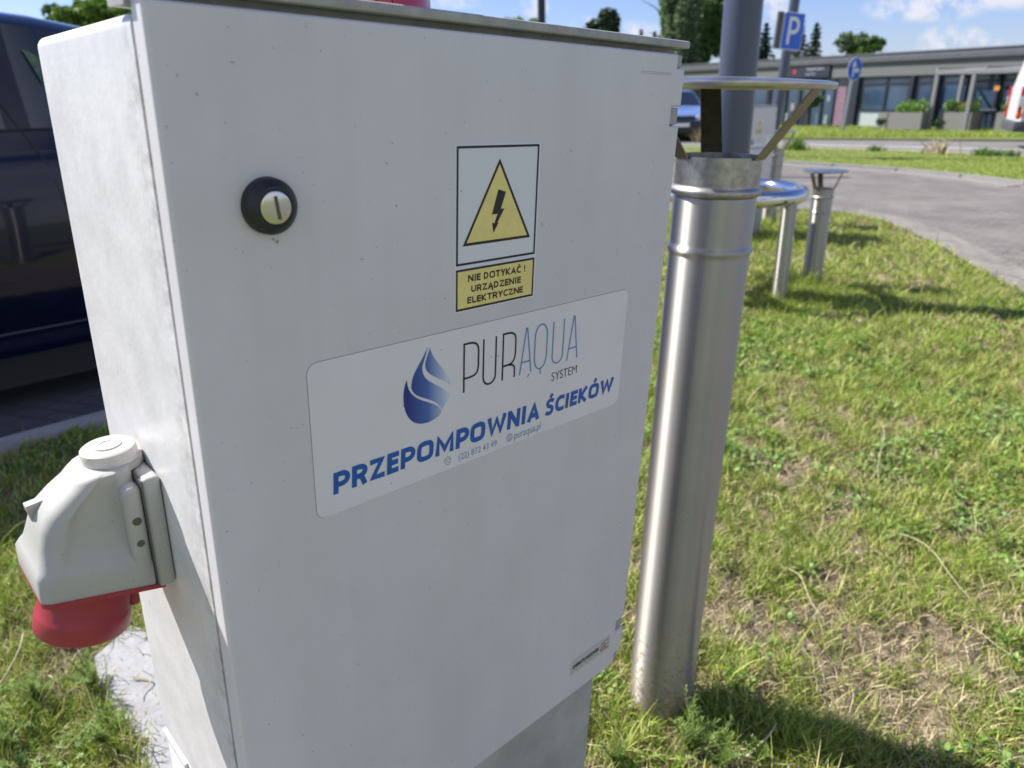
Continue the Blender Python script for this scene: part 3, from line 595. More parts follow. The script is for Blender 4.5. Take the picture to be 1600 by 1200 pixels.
def sec(xo, xi, y0, y1, zi, r_out, r_in=.003, tilt=TAN, n=6, dent=0.):
    """rounded rectangle in x (outer xo .. inner xi) and y, height zi at x=xi rising by tilt outward"""
    out = []
    rn = min(r_out, .015)
    for (cx_, cy_, a0, r) in ((xo + rn, y0 + rn, 180, rn), (xi - r_in, y0 + r_in, 270, r_in), (xi - r_in, y1 - r_in, 0, r_in), (xo + r_out, y1 - r_out, 90, r_out)):
        for i in range(n + 1):
            a = R(a0 + 90 * i / n); x = cx_ + r * math.cos(a); y = cy_ + r * math.sin(a); out.append((x, y, zi + tilt * (xi - x)))
        if a0 == 180:
            xa, xb = xo + rn, xi - r_in
            for f, g_ in ((.03, .05), (.13, .92), (.25, 1), (.5, 1), (.7, 1), (.8, .9), (.88, .1)): x = xa + (xb - xa) * f; out.append((x, y0 + dent * g_, zi + tilt * (xi - x)))
    return out
mb = MB(); mb.box(-.0125, .003, .1105, .203, .3705, .486, .004, 3); sk = P(mb, 'wall_socket', m_sock, smooth=True)
mb = MB()
HO = lambda xo, zo, y0, y1, r, ri, tilt, dent: sec(xo, -.0135, y0, y1, zo - tilt * (-.0135 - xo), r, ri, tilt, dent=dent)
loft(mb, [HO(-.1045, .3950, .1135, .2020, .007, .003, TAN, 0), HO(-.1050, .3980, .1130, .2025, .008, .003, TAN, 0), HO(-.1045, .4170, .1133, .2022, .009, .003, TAN, 0), HO(-.1015, .4230, .1150, .2005, .011, .003, TAN, .0006),
          HO(-.0985, .4290, .1175, .1985, .016, .004, .21, .0035), HO(-.0950, .4420, .1185, .1970, .021, .006, .19, .0075), HO(-.0920, .4540, .1195, .1955, .025, .008, .16, .0085),
          HO(-.0870, .4650, .1210, .1940, .028, .010, .12, .0080), HO(-.0770, .4750, .1225, .1925, .030, .012, .07, .0065), HO(-.0660, .4830, .1240, .1910, .031, .012, .02, .0040), HO(-.0600, .4890, .1255, .1900, .030, .012, .0, .0015), HO(-.0570, .4915, .1270, .1890, .029, .012, -.01, 0.), HO(-.0520, .4930, .1300, .1860, .026, .010, -.01, 0)])
hood = P(mb, 'socket_hood', m_sock, sk, smooth=True, ang=50)
mb = MB(); mb.box(-.030, -.0135, .1125, .2015, .3790, .4810, .006, 3); P(mb, 'hood_rib', m_sock, sk, smooth=True)
mb = MB(); loft(mb, [sec(-.1050, -.006, .1120, .2030, .3690, .008), sec(-.1050, -.006, .1120, .2030, .3737, .008)]); P(mb, 'red_rim', m_red, sk, smooth=True)
ax = Vector((-TAN, 0, -1)).normalized(); Ms = Matrix.Translation((-.0605, .158, .382)) @ ax.to_track_quat('Z', 'Y').to_matrix().to_4x4()
mb = MB(); mb.lathe([(.0385, .0), (.0388, .028), (.0402, .031), (.0408, .034), (.0408, .048), (.0392, .0505), (.0, .0525)], 56, Ms); ri = P(mb, 'red_inlet', m_red, sk, smooth=True)
b = bmesh.new(); bmesh.ops.create_cube(b, size=1); b.transform(Matrix.Translation((-.0275, .152, .352)) @ Matrix.Diagonal((.009, .018, .024, 1))); bmesh.ops.bevel(b, geom=b.edges[:], offset=.003, segments=2, affect='EDGES', profile=.5); P(MB().add(b), 'lid_hinge', m_red, sk, smooth=True)
Mc = Matrix.Translation((-.0225, .160, .4905)) @ Matrix.Rotation(R(-3), 4, 'Y')
mb = MB(); mb.lathe([(.0, .016), (.006, .016), (.0065, .0168), (.012, .0168), (.0125, .0155), (.0205, .0152), (.0228, .0135), (.0236, .010), (.0240, .0), (0, 0)], 48, Mc); P(mb, 'clear_cap', m_cap, sk, smooth=True)
mb = MB(); mb.lathe([(.0, .0015), (.0262, .0015), (.0268, .0), (.0268, -.004), (0, -.004)], 48, Mc); P(mb, 'cap_seat', m_sock, sk, smooth=True)
mb = MB()
loft(mb, [[(-.0905, .166, .4440), (-.0905, .160, .4440), (-.088, .160, .4445), (-.088, .166, .4445)], [(-.0945, .167, .4660), (-.0945, .158, .4660), (-.080, .158, .4680), (-.080, .167, .4680)], [(-.0945, .167, .4695), (-.0945, .158, .4695), (-.079, .158, .4715), (-.079, .167, .4715)]]); P(mb, 'catch_tab', m_sock, sk)
mb = MB(); mb.cyl((-.0215, .1135, .447), (-.0215, .1118, .447), .0038, n=20); sc_ = P(mb, 'screw', m_slot, sk); 
mb = MB(); mb.cyl((-.0215, .1135, .424), (-.0215, .1120, .424), .0034, n=20); P(mb, 'screw_hole', m_gap, sk)
mb = MB(); mb.tube([(-.0132, .1102, .3735), (-.0132, .1102, .470), (-.0128, .1125, .484), (-.0128, .150, .4868)], .0007, 6); P(mb, 'hood_seam', m_gap, sk)

# second cabinet, farther along the lawn
b2 = gp(1190, 372); c2p = at(1172, 165, 7.45)
CAB2 = empty('electrical_cabinet', (0, 0, 0), 'small looking farther light grey electrical cabinet behind the thick blue grey pole', 'electrical cabinet', 'grey electrical cabinets on the lawn', rot=CROT.to_3x3())
for o in list(CAB.children):
    if o.name.split('.')[0] in ('body', 'door_frame', 'gasket', 'rain_lip', 'door', 'hinge', 'corner_stop', 'lock', 'warning_sticker', 'company_label', 'maker_sticker', 'pedestal', 'pedestal_side'):
        c = o.copy(); COL.objects.link(c); c.parent = CAB2
        for ch in o.children:
            e = ch.copy(); COL.objects.link(e); e.parent = c
rot2 = Matrix.Rotation(math.atan2(.68525, .7275) - R(4), 3, 'Z'); CAB2.rotation_euler = rot2.to_euler()
CAB2.location = Vector((*at(1161, 165, 7.35)[:2], 1.275 - 1.4765)) + rot2 @ Vector((.29, .13, 0))

# ------------------------------------------------------------------ stainless vent pipes, pole, ring guard
m_steel = mat('stainless_steel', (.455, .44, .41), .27, 1., noise=(5, .08, 5), bump=(700, .04, .0004)); specks(m_steel, 70, .16, (.30, .24, .17), .35)
ts = m_steel.node_tree; bs = ts.nodes['Principled BSDF']; cs = N(ts, 'ShaderNodeTexCoord'); mps = N(ts, 'ShaderNodeMapping'); mps.inputs['Scale'].default_value = (40, 40, .9); ts.links.new(cs.outputs['Object'], mps.inputs[0])
ns = N(ts, 'ShaderNodeTexNoise'); ns.inputs['Scale'].default_value = 1; ns.inputs['Detail'].default_value = 5; ts.links.new(mps.outputs[0], ns.inputs[0]); mrs = N(ts, 'ShaderNodeMapRange'); mrs.inputs[3].default_value = .38; mrs.inputs[4].default_value = .46; tg_ = N(ts, 'ShaderNodeCombineXYZ'); tg_.inputs[2].default_value = 1; ts.links.new(tg_.outputs[0], bs.inputs['Tangent']); bs.inputs['Anisotropic'].default_value = .93; ts.links.new(ns.outputs[0], mrs.inputs[0]); ts.links.new(mrs.outputs[0], bs.inputs['Roughness'])
so_ = N(ts, 'ShaderNodeSeparateXYZ'); ts.links.new(cs.outputs['Object'], so_.inputs[0]); mz = N(ts, 'ShaderNodeMapRange'); mz.inputs[1].default_value = .42; mz.inputs[2].default_value = .0; mz.inputs[3].default_value = 0; mz.inputs[4].default_value = .26; ts.links.new(so_.outputs['Z'], mz.inputs[0])
nz = N(ts, 'ShaderNodeTexNoise'); nz.inputs['Scale'].default_value = 90; nz.inputs['Detail'].default_value = 7; nz.inputs['Roughness'].default_value = .7; ts.links.new(cs.outputs['Object'], nz.inputs[0])
az = N(ts, 'ShaderNodeMath', operation='ADD'); ts.links.new(nz.outputs['Fac'], az.inputs[0]); ts.links.new(mz.outputs[0], az.inputs[1]); rz3 = N(ts, 'ShaderNodeValToRGB'); rz3.color_ramp.elements[0].position = .665; rz3.color_ramp.elements[1].position = .78; ts.links.new(az.outputs[0], rz3.inputs[0])
mx3 = N(ts, 'ShaderNodeMix', data_type='RGBA'); ts.links.new(rz3.outputs[0], mx3.inputs[0]); ts.links.new(bs.inputs['Base Color'].links[0].from_socket, mx3.inputs[6]); mx3.inputs[7].default_value = (.24, .175, .10, 1); ts.links.new(mx3.outputs[2], bs.inputs['Base Color'])
me3 = N(ts, 'ShaderNodeMath', operation='SUBTRACT'); me3.inputs[0].default_value = 1; ts.links.new(rz3.outputs[0], me3.inputs[1]); ts.links.new(me3.outputs[0], bs.inputs['Metallic'])
m_steel2 = mat('dull_steel', (.46, .445, .41), .42, 1., noise=(60, .35, 6)); m_weld = mat('heat_tint', (.42, .26, .15), .4, 1., noise=(60, .3, 5))
m_capst = mat('cap_steel', (.50, .485, .46), .3, 1., noise=(25, .2, 5), bump=(30, .2, .002)); m_strut = mat('strut_steel', (.27, .25, .21), .4, 1., noise=(50, .3, 5)); m_dirt = mat('mud', (.22, .16, .09), .9)
def vent(loc, rim, cap, r, capr, label, lean=(0, 0), rz=0., ang=(-42, 85, 200)):
    t = empty('vent_pipe', loc, label, 'vent pipe', 'stainless steel vent pipes on the lawn'); t.rotation_euler = (lean[0], lean[1], rz)
    b1 = rim - .063; b2_ = rim - .170
    mb = MB(); mb.lathe([(r, -.12), (r, b2_ - .4), (r, b2_ - .012), (r, b2_ - .007), (r + .0035, b2_ - .003), (r + .0045, b2_ + .002), (r + .0025, b2_ + .007), (r, b2_ + .010), (r, b2_ + .014), (r, b2_ + .05), (r, b1 - .016), (r, b1 - .012), (r - .0012, b1 - .008)], 96); mb.build('pipe', m_steel, t, smooth=True, ang=60)
    mb = MB(); mb.lathe([(r, b1 - .007), (r + .0055, b1 - .005), (r + .0075, b1 + .001), (r + .0055, b1 + .007), (r + .0015, b1 + .010), (r + .0015, b1 + .014), (r + .0015, rim - .003), (r + .0015, rim), (r - .0008, rim), (r - .0008, rim - .003), (r - .0008, b1)], 96); mb.build('collar', m_steel2, t, smooth=True, ang=60)
    for a in ang:
        d = Vector((math.cos(R(a)), math.sin(R(a)), 0)); tt = Vector((-d.y, d.x, 0)); w_ = .0200 * r / .075
        p0 = d * (r + .002) + Vector((0, 0, rim - .004)); p1 = d * (r + .086) * (capr / .183) + Vector((0, 0, cap - .012))
        if capr < .16: p1 = d * (r + .05) + Vector((0, 0, cap - .012))
        b = bmesh.new(); vs = []
        nr = (p1 - p0).cross(tt).normalized() * .0012
        for p in (p0, p1):
            for sg in (-1, 1): vs.append(p + tt * w_ * sg)
        V = [b.verts.new(v + nr) for v in vs] + [b.verts.new(v - nr) for v in vs]
        for f in ((0, 1, 3, 2), (4, 6, 7, 5), (0, 2, 6, 4), (1, 5, 7, 3), (0, 4, 5, 1), (2, 3, 7, 6)): b.faces.new([V[i] for i in f])
        bmesh.ops.recalc_face_normals(b, faces=b.faces); MB().add(b).build('strut', m_strut, t)
    mb = MB(); mb.lathe([(0, cap + .008), (capr * .5, cap + .005), (capr * .93, cap + .0005), (capr, cap - .002), (capr + .0015, cap - .007), (capr - .002, cap - .0125), (capr - .006, cap - .013), (capr - .010, cap - .009), (capr * .9, cap - .006), (0, cap + .004)], 72); mb.build('rain_cap', m_capst, t, smooth=True, ang=50)
    return t
vb = at(1039, 1100, 1.4)
vp0 = (.354, 1.405, 0)
vent(vp0, 1.293, 1.419, .0765, .183, 'tall stainless steel vent pipe right beside the big front cabinet', lean=(0, R(1.5)))
vent((2.33, 5.55, 0), .728, .858, .073, .155, 'short stainless vent pipe with small cap, right of the polished ring', lean=(0, R(-.3)))
vent((2.92, 8.35, 0), .815, 1.005, .085, .19, 'stainless vent pipe behind the polished ring, next to the farther cabinet', lean=(0, R(.4)))
m_pole = mat('pole_paint', (.027, .038, .072), .40, noise=(4, .10, 5), coat=.1, spec=.9)
t = empty('lamp_pole', (1.565, 5.35, 0), 'very thick blue grey lamp pole rising out of the polished ring', 'pole'); t.rotation_euler = (0, R(-.3), 0)
mb = MB(); mb.lathe([(.19, -.02), (.19, .02), (.128, .02), (.126, .5), (.121, 6.0), (0, 6.0)], 64); mb.build('shaft', m_pole, t, smooth=True)
mb = MB(); mb.tube([(0, 0, 5.9), (0, 0, 6.3), (.3, 0, 6.5), (.9, 0, 6.55)], .05, 16); mb.box(.7, 1.4, -.15, .15, 6.48, 6.58, .03); mb.build('lamp_head', m_pole, t, smooth=True)
t = empty('ring_guard', (1.60, 5.35, 0), 'polished stainless steel ring rail on round legs around the thick pole', 'guard rail')
mb = MB(); RR = .455; mb.tube([(RR * math.cos(a), RR * math.sin(a), .737) for a in np.linspace(0, 2 * math.pi, 72, endpoint=False)], .053, 24, closed=True)
m_pol = mat('polished_steel', (.66, .66, .66), .09, 1., bump=(12, .04, .002)); mb.build('ring', m_pol, t, smooth=True)
for a in (-50, -146, 68):
    mb = MB(); d = (RR * .98 * math.cos(R(a)), RR * .98 * math.sin(R(a))); mb.cyl((*d, -.03), (*d, .71), .050, n=32); mb.build('leg', m_steel, t, smooth=True)

# ------------------------------------------------------------------ signs
m_galv = mat('galvanised', (.42, .43, .45), .4, .8, noise=(20, .15, 5)); m_sb = mat('sign_blue', (.012, .10, .62), .35); m_sw = mat('sign_white', (.72, .73, .75), .4); m_sg = mat('sign_back', (.07, .075, .085), .5)
pb = gp(1203, 247); pt = at(1234, 52, pb[1]); KS = 1.5
t = empty('parking_sign', (pb[0], pb[1], .03), 'blue P parking sign high on a dark grey pole beside the thick pole', 'road sign')
t.rotation_euler = (0, math.atan2(pt[0] - pb[0], pt[2]), 0)
mb = MB(); mb.cyl((0, 0, -.05), (0, 0, 5.2), .105, n=32); mb.build('post', m_pole, t, smooth=True)
def panel(mb, M, w_, h_, th, r=.02):
    b = bmesh.new(); vs = [b.verts.new((x, 0, z)) for x, z in rrect(0, w_, 0, h_, r)]; f = b.faces.new(vs); rr = bmesh.ops.extrude_face_region(b, geom=[f]); bmesh.ops.translate(b, verts=[v for v in rr['geom'] if isinstance(v, bmesh.types.BMVert)], vec=(0, th, 0)); bmesh.ops.recalc_face_normals(b, faces=b.faces); return mb.add(b, M)
sgn = Matrix.Translation((-.25, -.26, pt[2] - .36)) @ Matrix.Rotation(R(27), 4, 'Z') @ Matrix.Scale(KS, 4)
pn = panel(MB(), sgn, .40, .48, .02).build('sign_panel', m_sw, t)
pf = MB(); b = bmesh.new(); b.faces.new([b.verts.new((x, -.002, z)) for x, z in rrect(.010, .390, .010, .470, .015)]); pf.add(b, sgn); pf.build('blue_face', m_sb, pn)
mb = MB(); mb.stroke([(.125, .07), (.125, .40), (.20, .40)] + bez((.20, .40), (.32, .40), (.32, .23), (.20, .23)) + [(.14, .23)], .050, -.004); mb.bm.transform(sgn); mb.build('letter_p', m_sw, pn)
bk = Matrix.Translation((-.15, -.17, pt[2] - .35)) @ Matrix.Rotation(R(203), 4, 'Z') @ Matrix.Scale(KS, 4)
mb = MB(); b = bmesh.new(); bmesh.ops.create_cube(b, size=1); b.transform(Matrix.Translation((.10, 0, .235)) @ Matrix.Diagonal((.16, .03, .47, 1))); mb.add(b, bk); mb.build('side_panel', m_sg, t)
# round sign: straight on or right
sb_ = gp(1316, 209); st_ = at(1334, 110, sb_[1])
t = empty('direction_sign', (sb_[0], sb_[1], 0.04), 'round blue sign with white straight and right arrows on a thin post before the building', 'road sign')
zt_ = st_[2]; t.rotation_euler = (0, math.atan2(st_[0] - sb_[0], zt_), 0)
mb = MB(); mb.cyl((0, 0, 0), (0, 0, zt_ + .25), .055, n=16); mb.build('post', m_galv, t, smooth=True)
Md = Matrix.Translation((.0, -.07, zt_)) @ Matrix.Rotation(R(30), 4, 'Z') @ Matrix.Rotation(R(90), 4, 'X')
mb = MB(); mb.lathe([(0, .0), (.36, .0), (.37, -.01), (.36, -.02), (0, -.02)], 40, Md); ds = mb.build('disc', m_sw, t, smooth=True)
mb = MB(); mb.lathe([(0, .003), (.34, .003)], 40, Md); mb.build('blue_face', m_sb, ds)
mb = MB(); mb.stroke([(-.06, -.26), (-.06, .12)], .085, -.006); mb.poly([(-.19, -.006, .08), (.07, -.006, .08), (-.06, -.006, .28)]); mb.stroke([(-.06, -.12), (-.03, -.04), (.10, -.04)], .085, -.007); mb.poly([(.09, -.007, -.15), (.09, -.007, .07), (.26, -.007, -.04)])
mb.bm.transform(Matrix.Translation((0, -.07, zt_)) @ Matrix.Rotation(R(30), 4, 'Z')); mb.build('arrows', m_sw, ds)
# far black lamp post seen over the cabinet
lp = at(852, 40, 15.)
t = empty('lamp_post', (lp[0] - .04, 15, 0), 'thin dark lamp post rising behind the top edge of the big cabinet', 'lamp post'); t.rotation_euler = (0, R(-.6), 0)
mb = MB(); mb.lathe([(.09, 0), (.09, .6), (.075, .62), (.068, 5.2), (0, 5.2)], 24); mb.build('post', mat('dark_post', (.012, .014, .02), .5), t, smooth=True)
mb = MB(); mb.box(-.05, .6, -.1, .1, 5.2, 5.28, .02); mb.build('lamp_head', MATS['dark_post'], t)

# ------------------------------------------------------------------ vehicles
def interp(tab, x): return float(np.interp(x, [a for a, _ in tab], [b_ for _, b_ in tab]))
m_tyre = mat('tyre', (.02, .02, .02), .8); m_rimw = mat('alloy', (.45, .45, .47), .3, .9)
m_glass = mat('dark_glass', (.012, .018, .03), .04, spec=.9); m_trim = mat('vehicle_trim', (.02, .02, .023), .55)
def vehicle(root, Lg, Wd, top, beltz, creasez, roofw, paint, glass=(), sillz=.2, endr=.25, nst=49, wheels=(.85, -.95), wr=.32, vanlike=False):
    """local x forward, length Lg centred, y to the left; top = [(x, z)] outline of the roof line"""
    hw = Wd / 2; xs = np.linspace(-Lg / 2, Lg / 2, nst); V = []; nr = 13
    for x in xs:
        e = max(0, (abs(x) - (Lg / 2 - endr * 1.6)) / (endr * 1.6)); pf = 1 - .22 * e ** 2.2
        zt = interp(top, x); be = min(beltz, zt - .05); cr = min(creasez, be - .02); lo = sillz + (.12 * e ** 2)
        rw = roofw if zt > beltz + .12 else (hw * .90)
        k = min(1, max(0, (zt - beltz) / .5)); rw = hw * .90 * (1 - k) + roofw * k
        prof = [(hw * .95, lo), (hw * .965, lo + .12), (hw * .975, lo + .14), (hw * .982, (lo + cr) / 2 + .05), (hw * .998, cr - .012), (hw * .962, cr + (be - cr) * .45), (hw * .93, be)]
        zt2 = max(zt - .07, be + .01)
        prof += [(hw * .93 + (rw - hw * .93) * .5, be + (zt2 - be) * .52), (rw + .02, zt2 - .005), (rw - .03, zt2 + (zt - zt2) * .5), (rw * .78, zt2 + (zt - zt2) * .88), (rw * .4, zt), (0, zt)]
        for y, z in prof: V.append((x, y * pf, z))
    B = bmesh.new(); vs = [B.verts.new(v) for v in V]; vm = [B.verts.new((v[0], -v[1], v[2])) for v in V]
    mats = [paint, m_glass, m_trim]
    def gl(xm, j):
        if j in (6, 7):
            return any(a < xm < b_ for a, b_ in glass)
        return False
    for i in range(nst - 1):
        xm = (xs[i] + xs[i + 1]) / 2
        for j in range(nr - 1):
            for k, arr in enumerate((vs, vm)):
                q = [arr[i * nr + j], arr[(i + 1) * nr + j], arr[(i + 1) * nr + j + 1], arr[i * nr + j + 1]]
                if k: q = q[::-1]
                f = B.faces.new(q); f.smooth = True
                if gl(xm, j): f.material_index = 1
                if j == 0: f.material_index = 2
                # windscreens: steep top faces
                if j >= 8 and not vanlike:
                    z0 = interp(top, xs[i]); z1 = interp(top, xs[i + 1]); sl = abs(z1 - z0) / (xs[i + 1] - xs[i]); 
                    if sl > .38 and min(z0, z1) > beltz - .02 and j < 12 and j >= 9: f.material_index = 1
    for i in (0, nst - 1):
        ring = [vs[i * nr + j] for j in range(nr)] + [vm[i * nr + j] for j in range(nr - 1, -1, -1)]
        f = B.faces.new(ring if i else ring[::-1]); f.smooth = True
    bmesh.ops.remove_doubles(B, verts=B.verts, dist=1e-4); bmesh.ops.triangulate(B, faces=[f for f in B.faces if len(f.verts) > 4])
    ed = B.edges; bmesh.ops.recalc_face_normals(B, faces=B.faces)
    mb = MB(); mb.add(B); body = mb.build('body', mats, root, smooth=True, ang=28)
    for wx in wheels:
        for sg in (1, -1):
            mb = MB(); M = Matrix.Translation((wx, sg * (hw - .10), wr)) @ Matrix.Rotation(R(-90 * sg), 4, 'X')
            mb.lathe([(wr * .62, .11), (wr * .9, .115), (wr, .09), (wr, -.09), (wr * .6, -.1)], 40, M); wl = mb.build('wheel', m_tyre, root, smooth=True)
            mb = MB(); mb.lathe([(0, .085), (wr * .2, .09), (wr * .55, .07), (wr * .63, .108), (wr * .66, .10)], 30, M)
            mb.build('rim', m_rimw, wl, smooth=True)
            mb = MB(); M2 = Matrix.Translation((wx, sg * (hw - .035), wr)) @ Matrix.Rotation(R(-90 * sg), 4, 'X'); mb.lathe([(0, .02), (wr * 1.13, .02), (wr * 1.13, -.05)], 40, M2); mb.build('wheel_arch', m_trim, root)
    return body
m_navy = mat('navy_paint', (.0015, .004, .021), .12, 0., coat=.45, spec=.25)
# dark blue car at the left; local x = forward, rear at the right of the picture; side towards the camera is local -y ... heading (-ss)
car = empty('parked_car', SN(.25, 4.0 + .92, .0), 'dark blue car parked close on the left, its glossy side facing us', 'car', rz=math.atan2(-.6856, -.728))
topn = [(-2.28, .95), (-2.12, 1.25), (-1.85, 1.48), (-1.55, 1.62), (-1.15, 1.73), (-.75, 1.80), (-.2, 1.85), (.4, 1.83), (.8, 1.74), (1.45, 1.18), (1.6, 1.10), (2.1, .98), (2.3, .75)]
vehicle(car, 4.6, 1.84, topn, 1.29, 1.14, .70, m_navy, glass=((-1.55, -.62), (-.50, .35), (.42, 1.15)), sillz=.16, nst=93, wheels=(1.4, -1.35), wr=.33)
HW = .92
mb = MB()
cr_ = [(-.56, 1.47), (-.63, 1.40), (-.74, 1.30), (-.86, 1.15), (-.96, .90), (-1.02, .62), (-1.02, .42)]
def yside(z): return HW * float(np.interp(z, [.16, .30, .70, 1.128, 1.207, 1.29, 1.55, 1.80], [.95, .975, .982, .998, .962, .93, .85, .77])) + .0005
LHS = 1       # camera side in local y
def side_line(name, pts, r, m):
    mb = MB(); mb.tube([(x, LHS * yside(z), z) for x, z in pts], r, 6); return mb.build(name, m, car)
seam = [(-.47, 1.475), (-.52, 1.38), (-.56, 1.28), (-.62, 1.14), (-.655, .95), (-.67, .70), (-.665, .42)]
side_line('door_seam', seam, .004, m_trim)
side_line('front_door_seam', [(.0, 1.29), (.02, 1.0), (.0, .42)], .004, m_trim)
side_line('sill_strip', [(-2., .395), (2., .395)], .006, mat('sill_trim', (.07, .07, .08), .3, .6))
side_line('belt_moulding', [(-1.7, 1.292), (1.1, 1.292)], .007, m_trim)
side_line('shoulder_line', [(-2.1, 1.130), (2.0, 1.130)], .002, mat('navy_edge_glint', (.05, .07, .14), .2, .3, coat=1))  # light caught along the body crease, put in as a paler strip
b = bmesh.new(); b.faces.new([b.verts.new((x, LHS * (yside(z) + .004), z)) for x, z in ((-.655, 1.635), (-.72, 1.60), (-.70, 1.485))]); MB().add(b).build('quarter_window', mat('tree_view_glass', (.10, .17, .11), .12, noise=(30, .6, 4)), car)  # green of the trees seen through the pane is put into its colour
mb = MB(); mb.box(-.10, .10, LHS * HW - .02, LHS * HW + .035, .985, 1.015, .008); mb.build('door_handle', m_navy, car, smooth=True)
mb = MB(); mb.box(-2.0, 2.0, -.84, .84, .12, .30); mb.build('underbody', m_trim, car)
mb = MB(); mb.box(-2.32, -2.25, .5, .85, .85, 1.1, .02); mb.build('tail_light', mat('tail_red', (.35, .01, .01), .2, coat=.5), car)
mb = MB(); mb.box(-2.32, -2.25, -.85, -.5, .85, 1.1, .02); mb.build('tail_light', MATS['tail_red'], car)

# pale blue car facing us, beyond the far lawn
m_pblue = mat('pale_blue_paint', (.20, .30, .58), .22, .3, coat=.8); m_lamp = mat('headlamp', (.65, .70, .80), .08, .5, coat=1)
cpos = gp(1070, 221)
car2 = empty('parked_car', (cpos[0], cpos[1] + 1.9, .04), 'pale blue car facing us with dark bumper, seen between cabinet and vent pipe', 'car', rz=R(-90 - 16 + 10))
vehicle(car2, 4.4, 1.78, [(-2.2, .8), (-2.1, 1.1), (-1.6, 1.38), (-1.0, 1.46), (0, 1.47), (.35, 1.42), (1.1, .98), (1.9, .84), (2.1, .72), (2.2, .55)], .93, .78, .58, m_pblue, glass=((-1.5, -.1), (0, .7)), wheels=(1.35, -1.3), wr=.31)
for sg in (1, -1):
    mb = MB(); mb.box(2.0, 2.20, min(sg * .78, sg * .46), max(sg * .78, sg * .46), .60, .73, .04); mb.build('headlight', m_lamp, car2, smooth=True)
mb = MB(); mb.box(2.12, 2.225, -.44, .44, .60, .71, .02); mb.build('grille', m_trim, car2)
mb = MB(); mb.box(1.95, 2.27, -.80, .80, .20, .56, .06); mb.build('bumper', m_trim, car2, smooth=True)
mb = MB(); mb.box(2.272, 2.28, -.26, .26, .40, .51); mb.build('number_plate', m_sw, car2)

# white van at the right edge
m_vw = mat('van_white', (.74, .74, .73), .28, coat=.6)
vr = gp(1579, 236)
vh = math.atan2(d2[1], d2[0])
van = empty('delivery_van', (vr[0] + 3.0 * math.cos(vh) - 1.0 * math.sin(vh) * 1., vr[1] + 3.0 * math.sin(vh) + 1.0 * math.cos(vh), 0), 'white delivery van with grey bumper and red tail light at the right edge', 'van', rz=vh)
vehicle(van, 6.0, 2.0, [(-3.0, 1.45), (-2.92, 1.9), (-2.76, 2.45), (-2.55, 2.6), (1.2, 2.6), (1.7, 2.45), (2.3, 1.6), (2.8, 1.25), (3.0, .95)], 1.45, 1.0, .80, m_vw, glass=((1.3, 2.0),), endr=.1, sillz=.42, wheels=(2.0, -1.75), wr=.34, vanlike=True)
mb = MB(); mb.box(-3.06, -2.72, -1.0, 1.0, .42, .66, .04); mb.box(-2.72, -1.2, -1.004, -.985, .60, .68); mb.build('bumper', mat('bumper_grey', (.06, .062, .07), .6), van, smooth=True)
for sg in (-1, 1):
    mb = MB(); mb.box(-3.035, -2.95, min(sg * .90, sg * .995), max(sg * .90, sg * .995), .70, 1.42, .02); tl = mb.build('tail_light', MATS['tail_red'], van, smooth=True)
    mb = MB(); mb.box(-3.045, -2.935, min(sg * .91, sg * 1.0), max(sg * .91, sg * 1.0), .98, 1.2, .01); mb.build('indicator', m_lamp, tl)
    mb = MB(); mb.box(-3.045, -2.935, min(sg * .91, sg * 1.0), max(sg * .91, sg * 1.0), .74, .84, .01); mb.build('reflector', mat('orange_red', (.8, .10, .02), .3), tl)
mb = MB(); mb.box(-2.5, -2.36, -1.012, -.99, 1.0, 1.03, .004); mb.build('door_handle', m_trim, van)

# ------------------------------------------------------------------ building
bx = np.array([.54241, -.84011]); bn = np.array([.84011, .54241]); DB = 27.806; S0 = -40.
def bs_(u, v=160):
    r = ray(u, v); t = DB / (r[:2] @ bn); return (r[:2] * t) @ bx - S0
org = bx * S0 + bn * DB
bld = empty('low_building', (org[0], org[1], 0.03), 'long low grey building with flat roof and dark framed windows across the road', 'building', rz=math.atan2(bx[1], bx[0]))
m_fas = mat('roof_fascia', (.20, .205, .22), .5, .3, noise=(6, .15, 5)); m_wall = mat('grey_render', (.155, .165, .16), .85, noise=(12, .1, 6)); m_frame = mat('anthracite_frame', (.022, .027, .042), .45)
m_bg = mat('window_glass', (.05, .09, .155), .10, spec=.8, noise=(.8, .35, 2)); m_panel = mat('pale_panel', (.42, .47, .47), .5); m_dark = mat('shop_dark', (.012, .015, .024), .5)  # pane colour has the blue-grey sky reflection put into it
Lb = 34.
mb = MB(); mb.box(0, Lb, -.10, 12, 2.34, 2.60); mb.box(-.05, Lb, -.14, 12.05, 2.60, 2.63); mb.build('roof', m_fas, bld)
mb = MB(); mb.box(0, Lb, -.112, -.10, 2.455, 2.462); mb.box(0, Lb, -.112, -.1, 2.39, 2.394); mb.build('fascia_seam', m_frame, bld)
xs_sign0, xs_sign1 = bs_(1232, 110), bs_(1298, 110)
mb = MB(); mb.box(xs_sign1 + .05, Lb, .0, .25, 1.83, 2.34); mb.box(0, xs_sign0 - .05, .0, .25, 1.83, 2.34); mb.box(0, Lb, .25, .3, 1.9, 2.34); mb.box(Lb - .2, Lb, .25, 12, 0, 2.34); mb.box(0, .2, .25, 12, 0, 2.34); mb.box(.2, Lb - .2, 11.8, 12, 0, 2.34); mb.build('wall', m_wall, bld)
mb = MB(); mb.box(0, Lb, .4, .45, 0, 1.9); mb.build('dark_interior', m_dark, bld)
wins = [(1100, 1160, 0), (1161, 1196, 0), (1341, 1379, 1), (1381, 1415, 2), (1426, 1450, 2), (1466, 1504, 3), (1508, 1551, 3), (1560, 1600, 4), (1603, 1640, 3), (1645, 1690, 3), (1700, 1740, 3)]
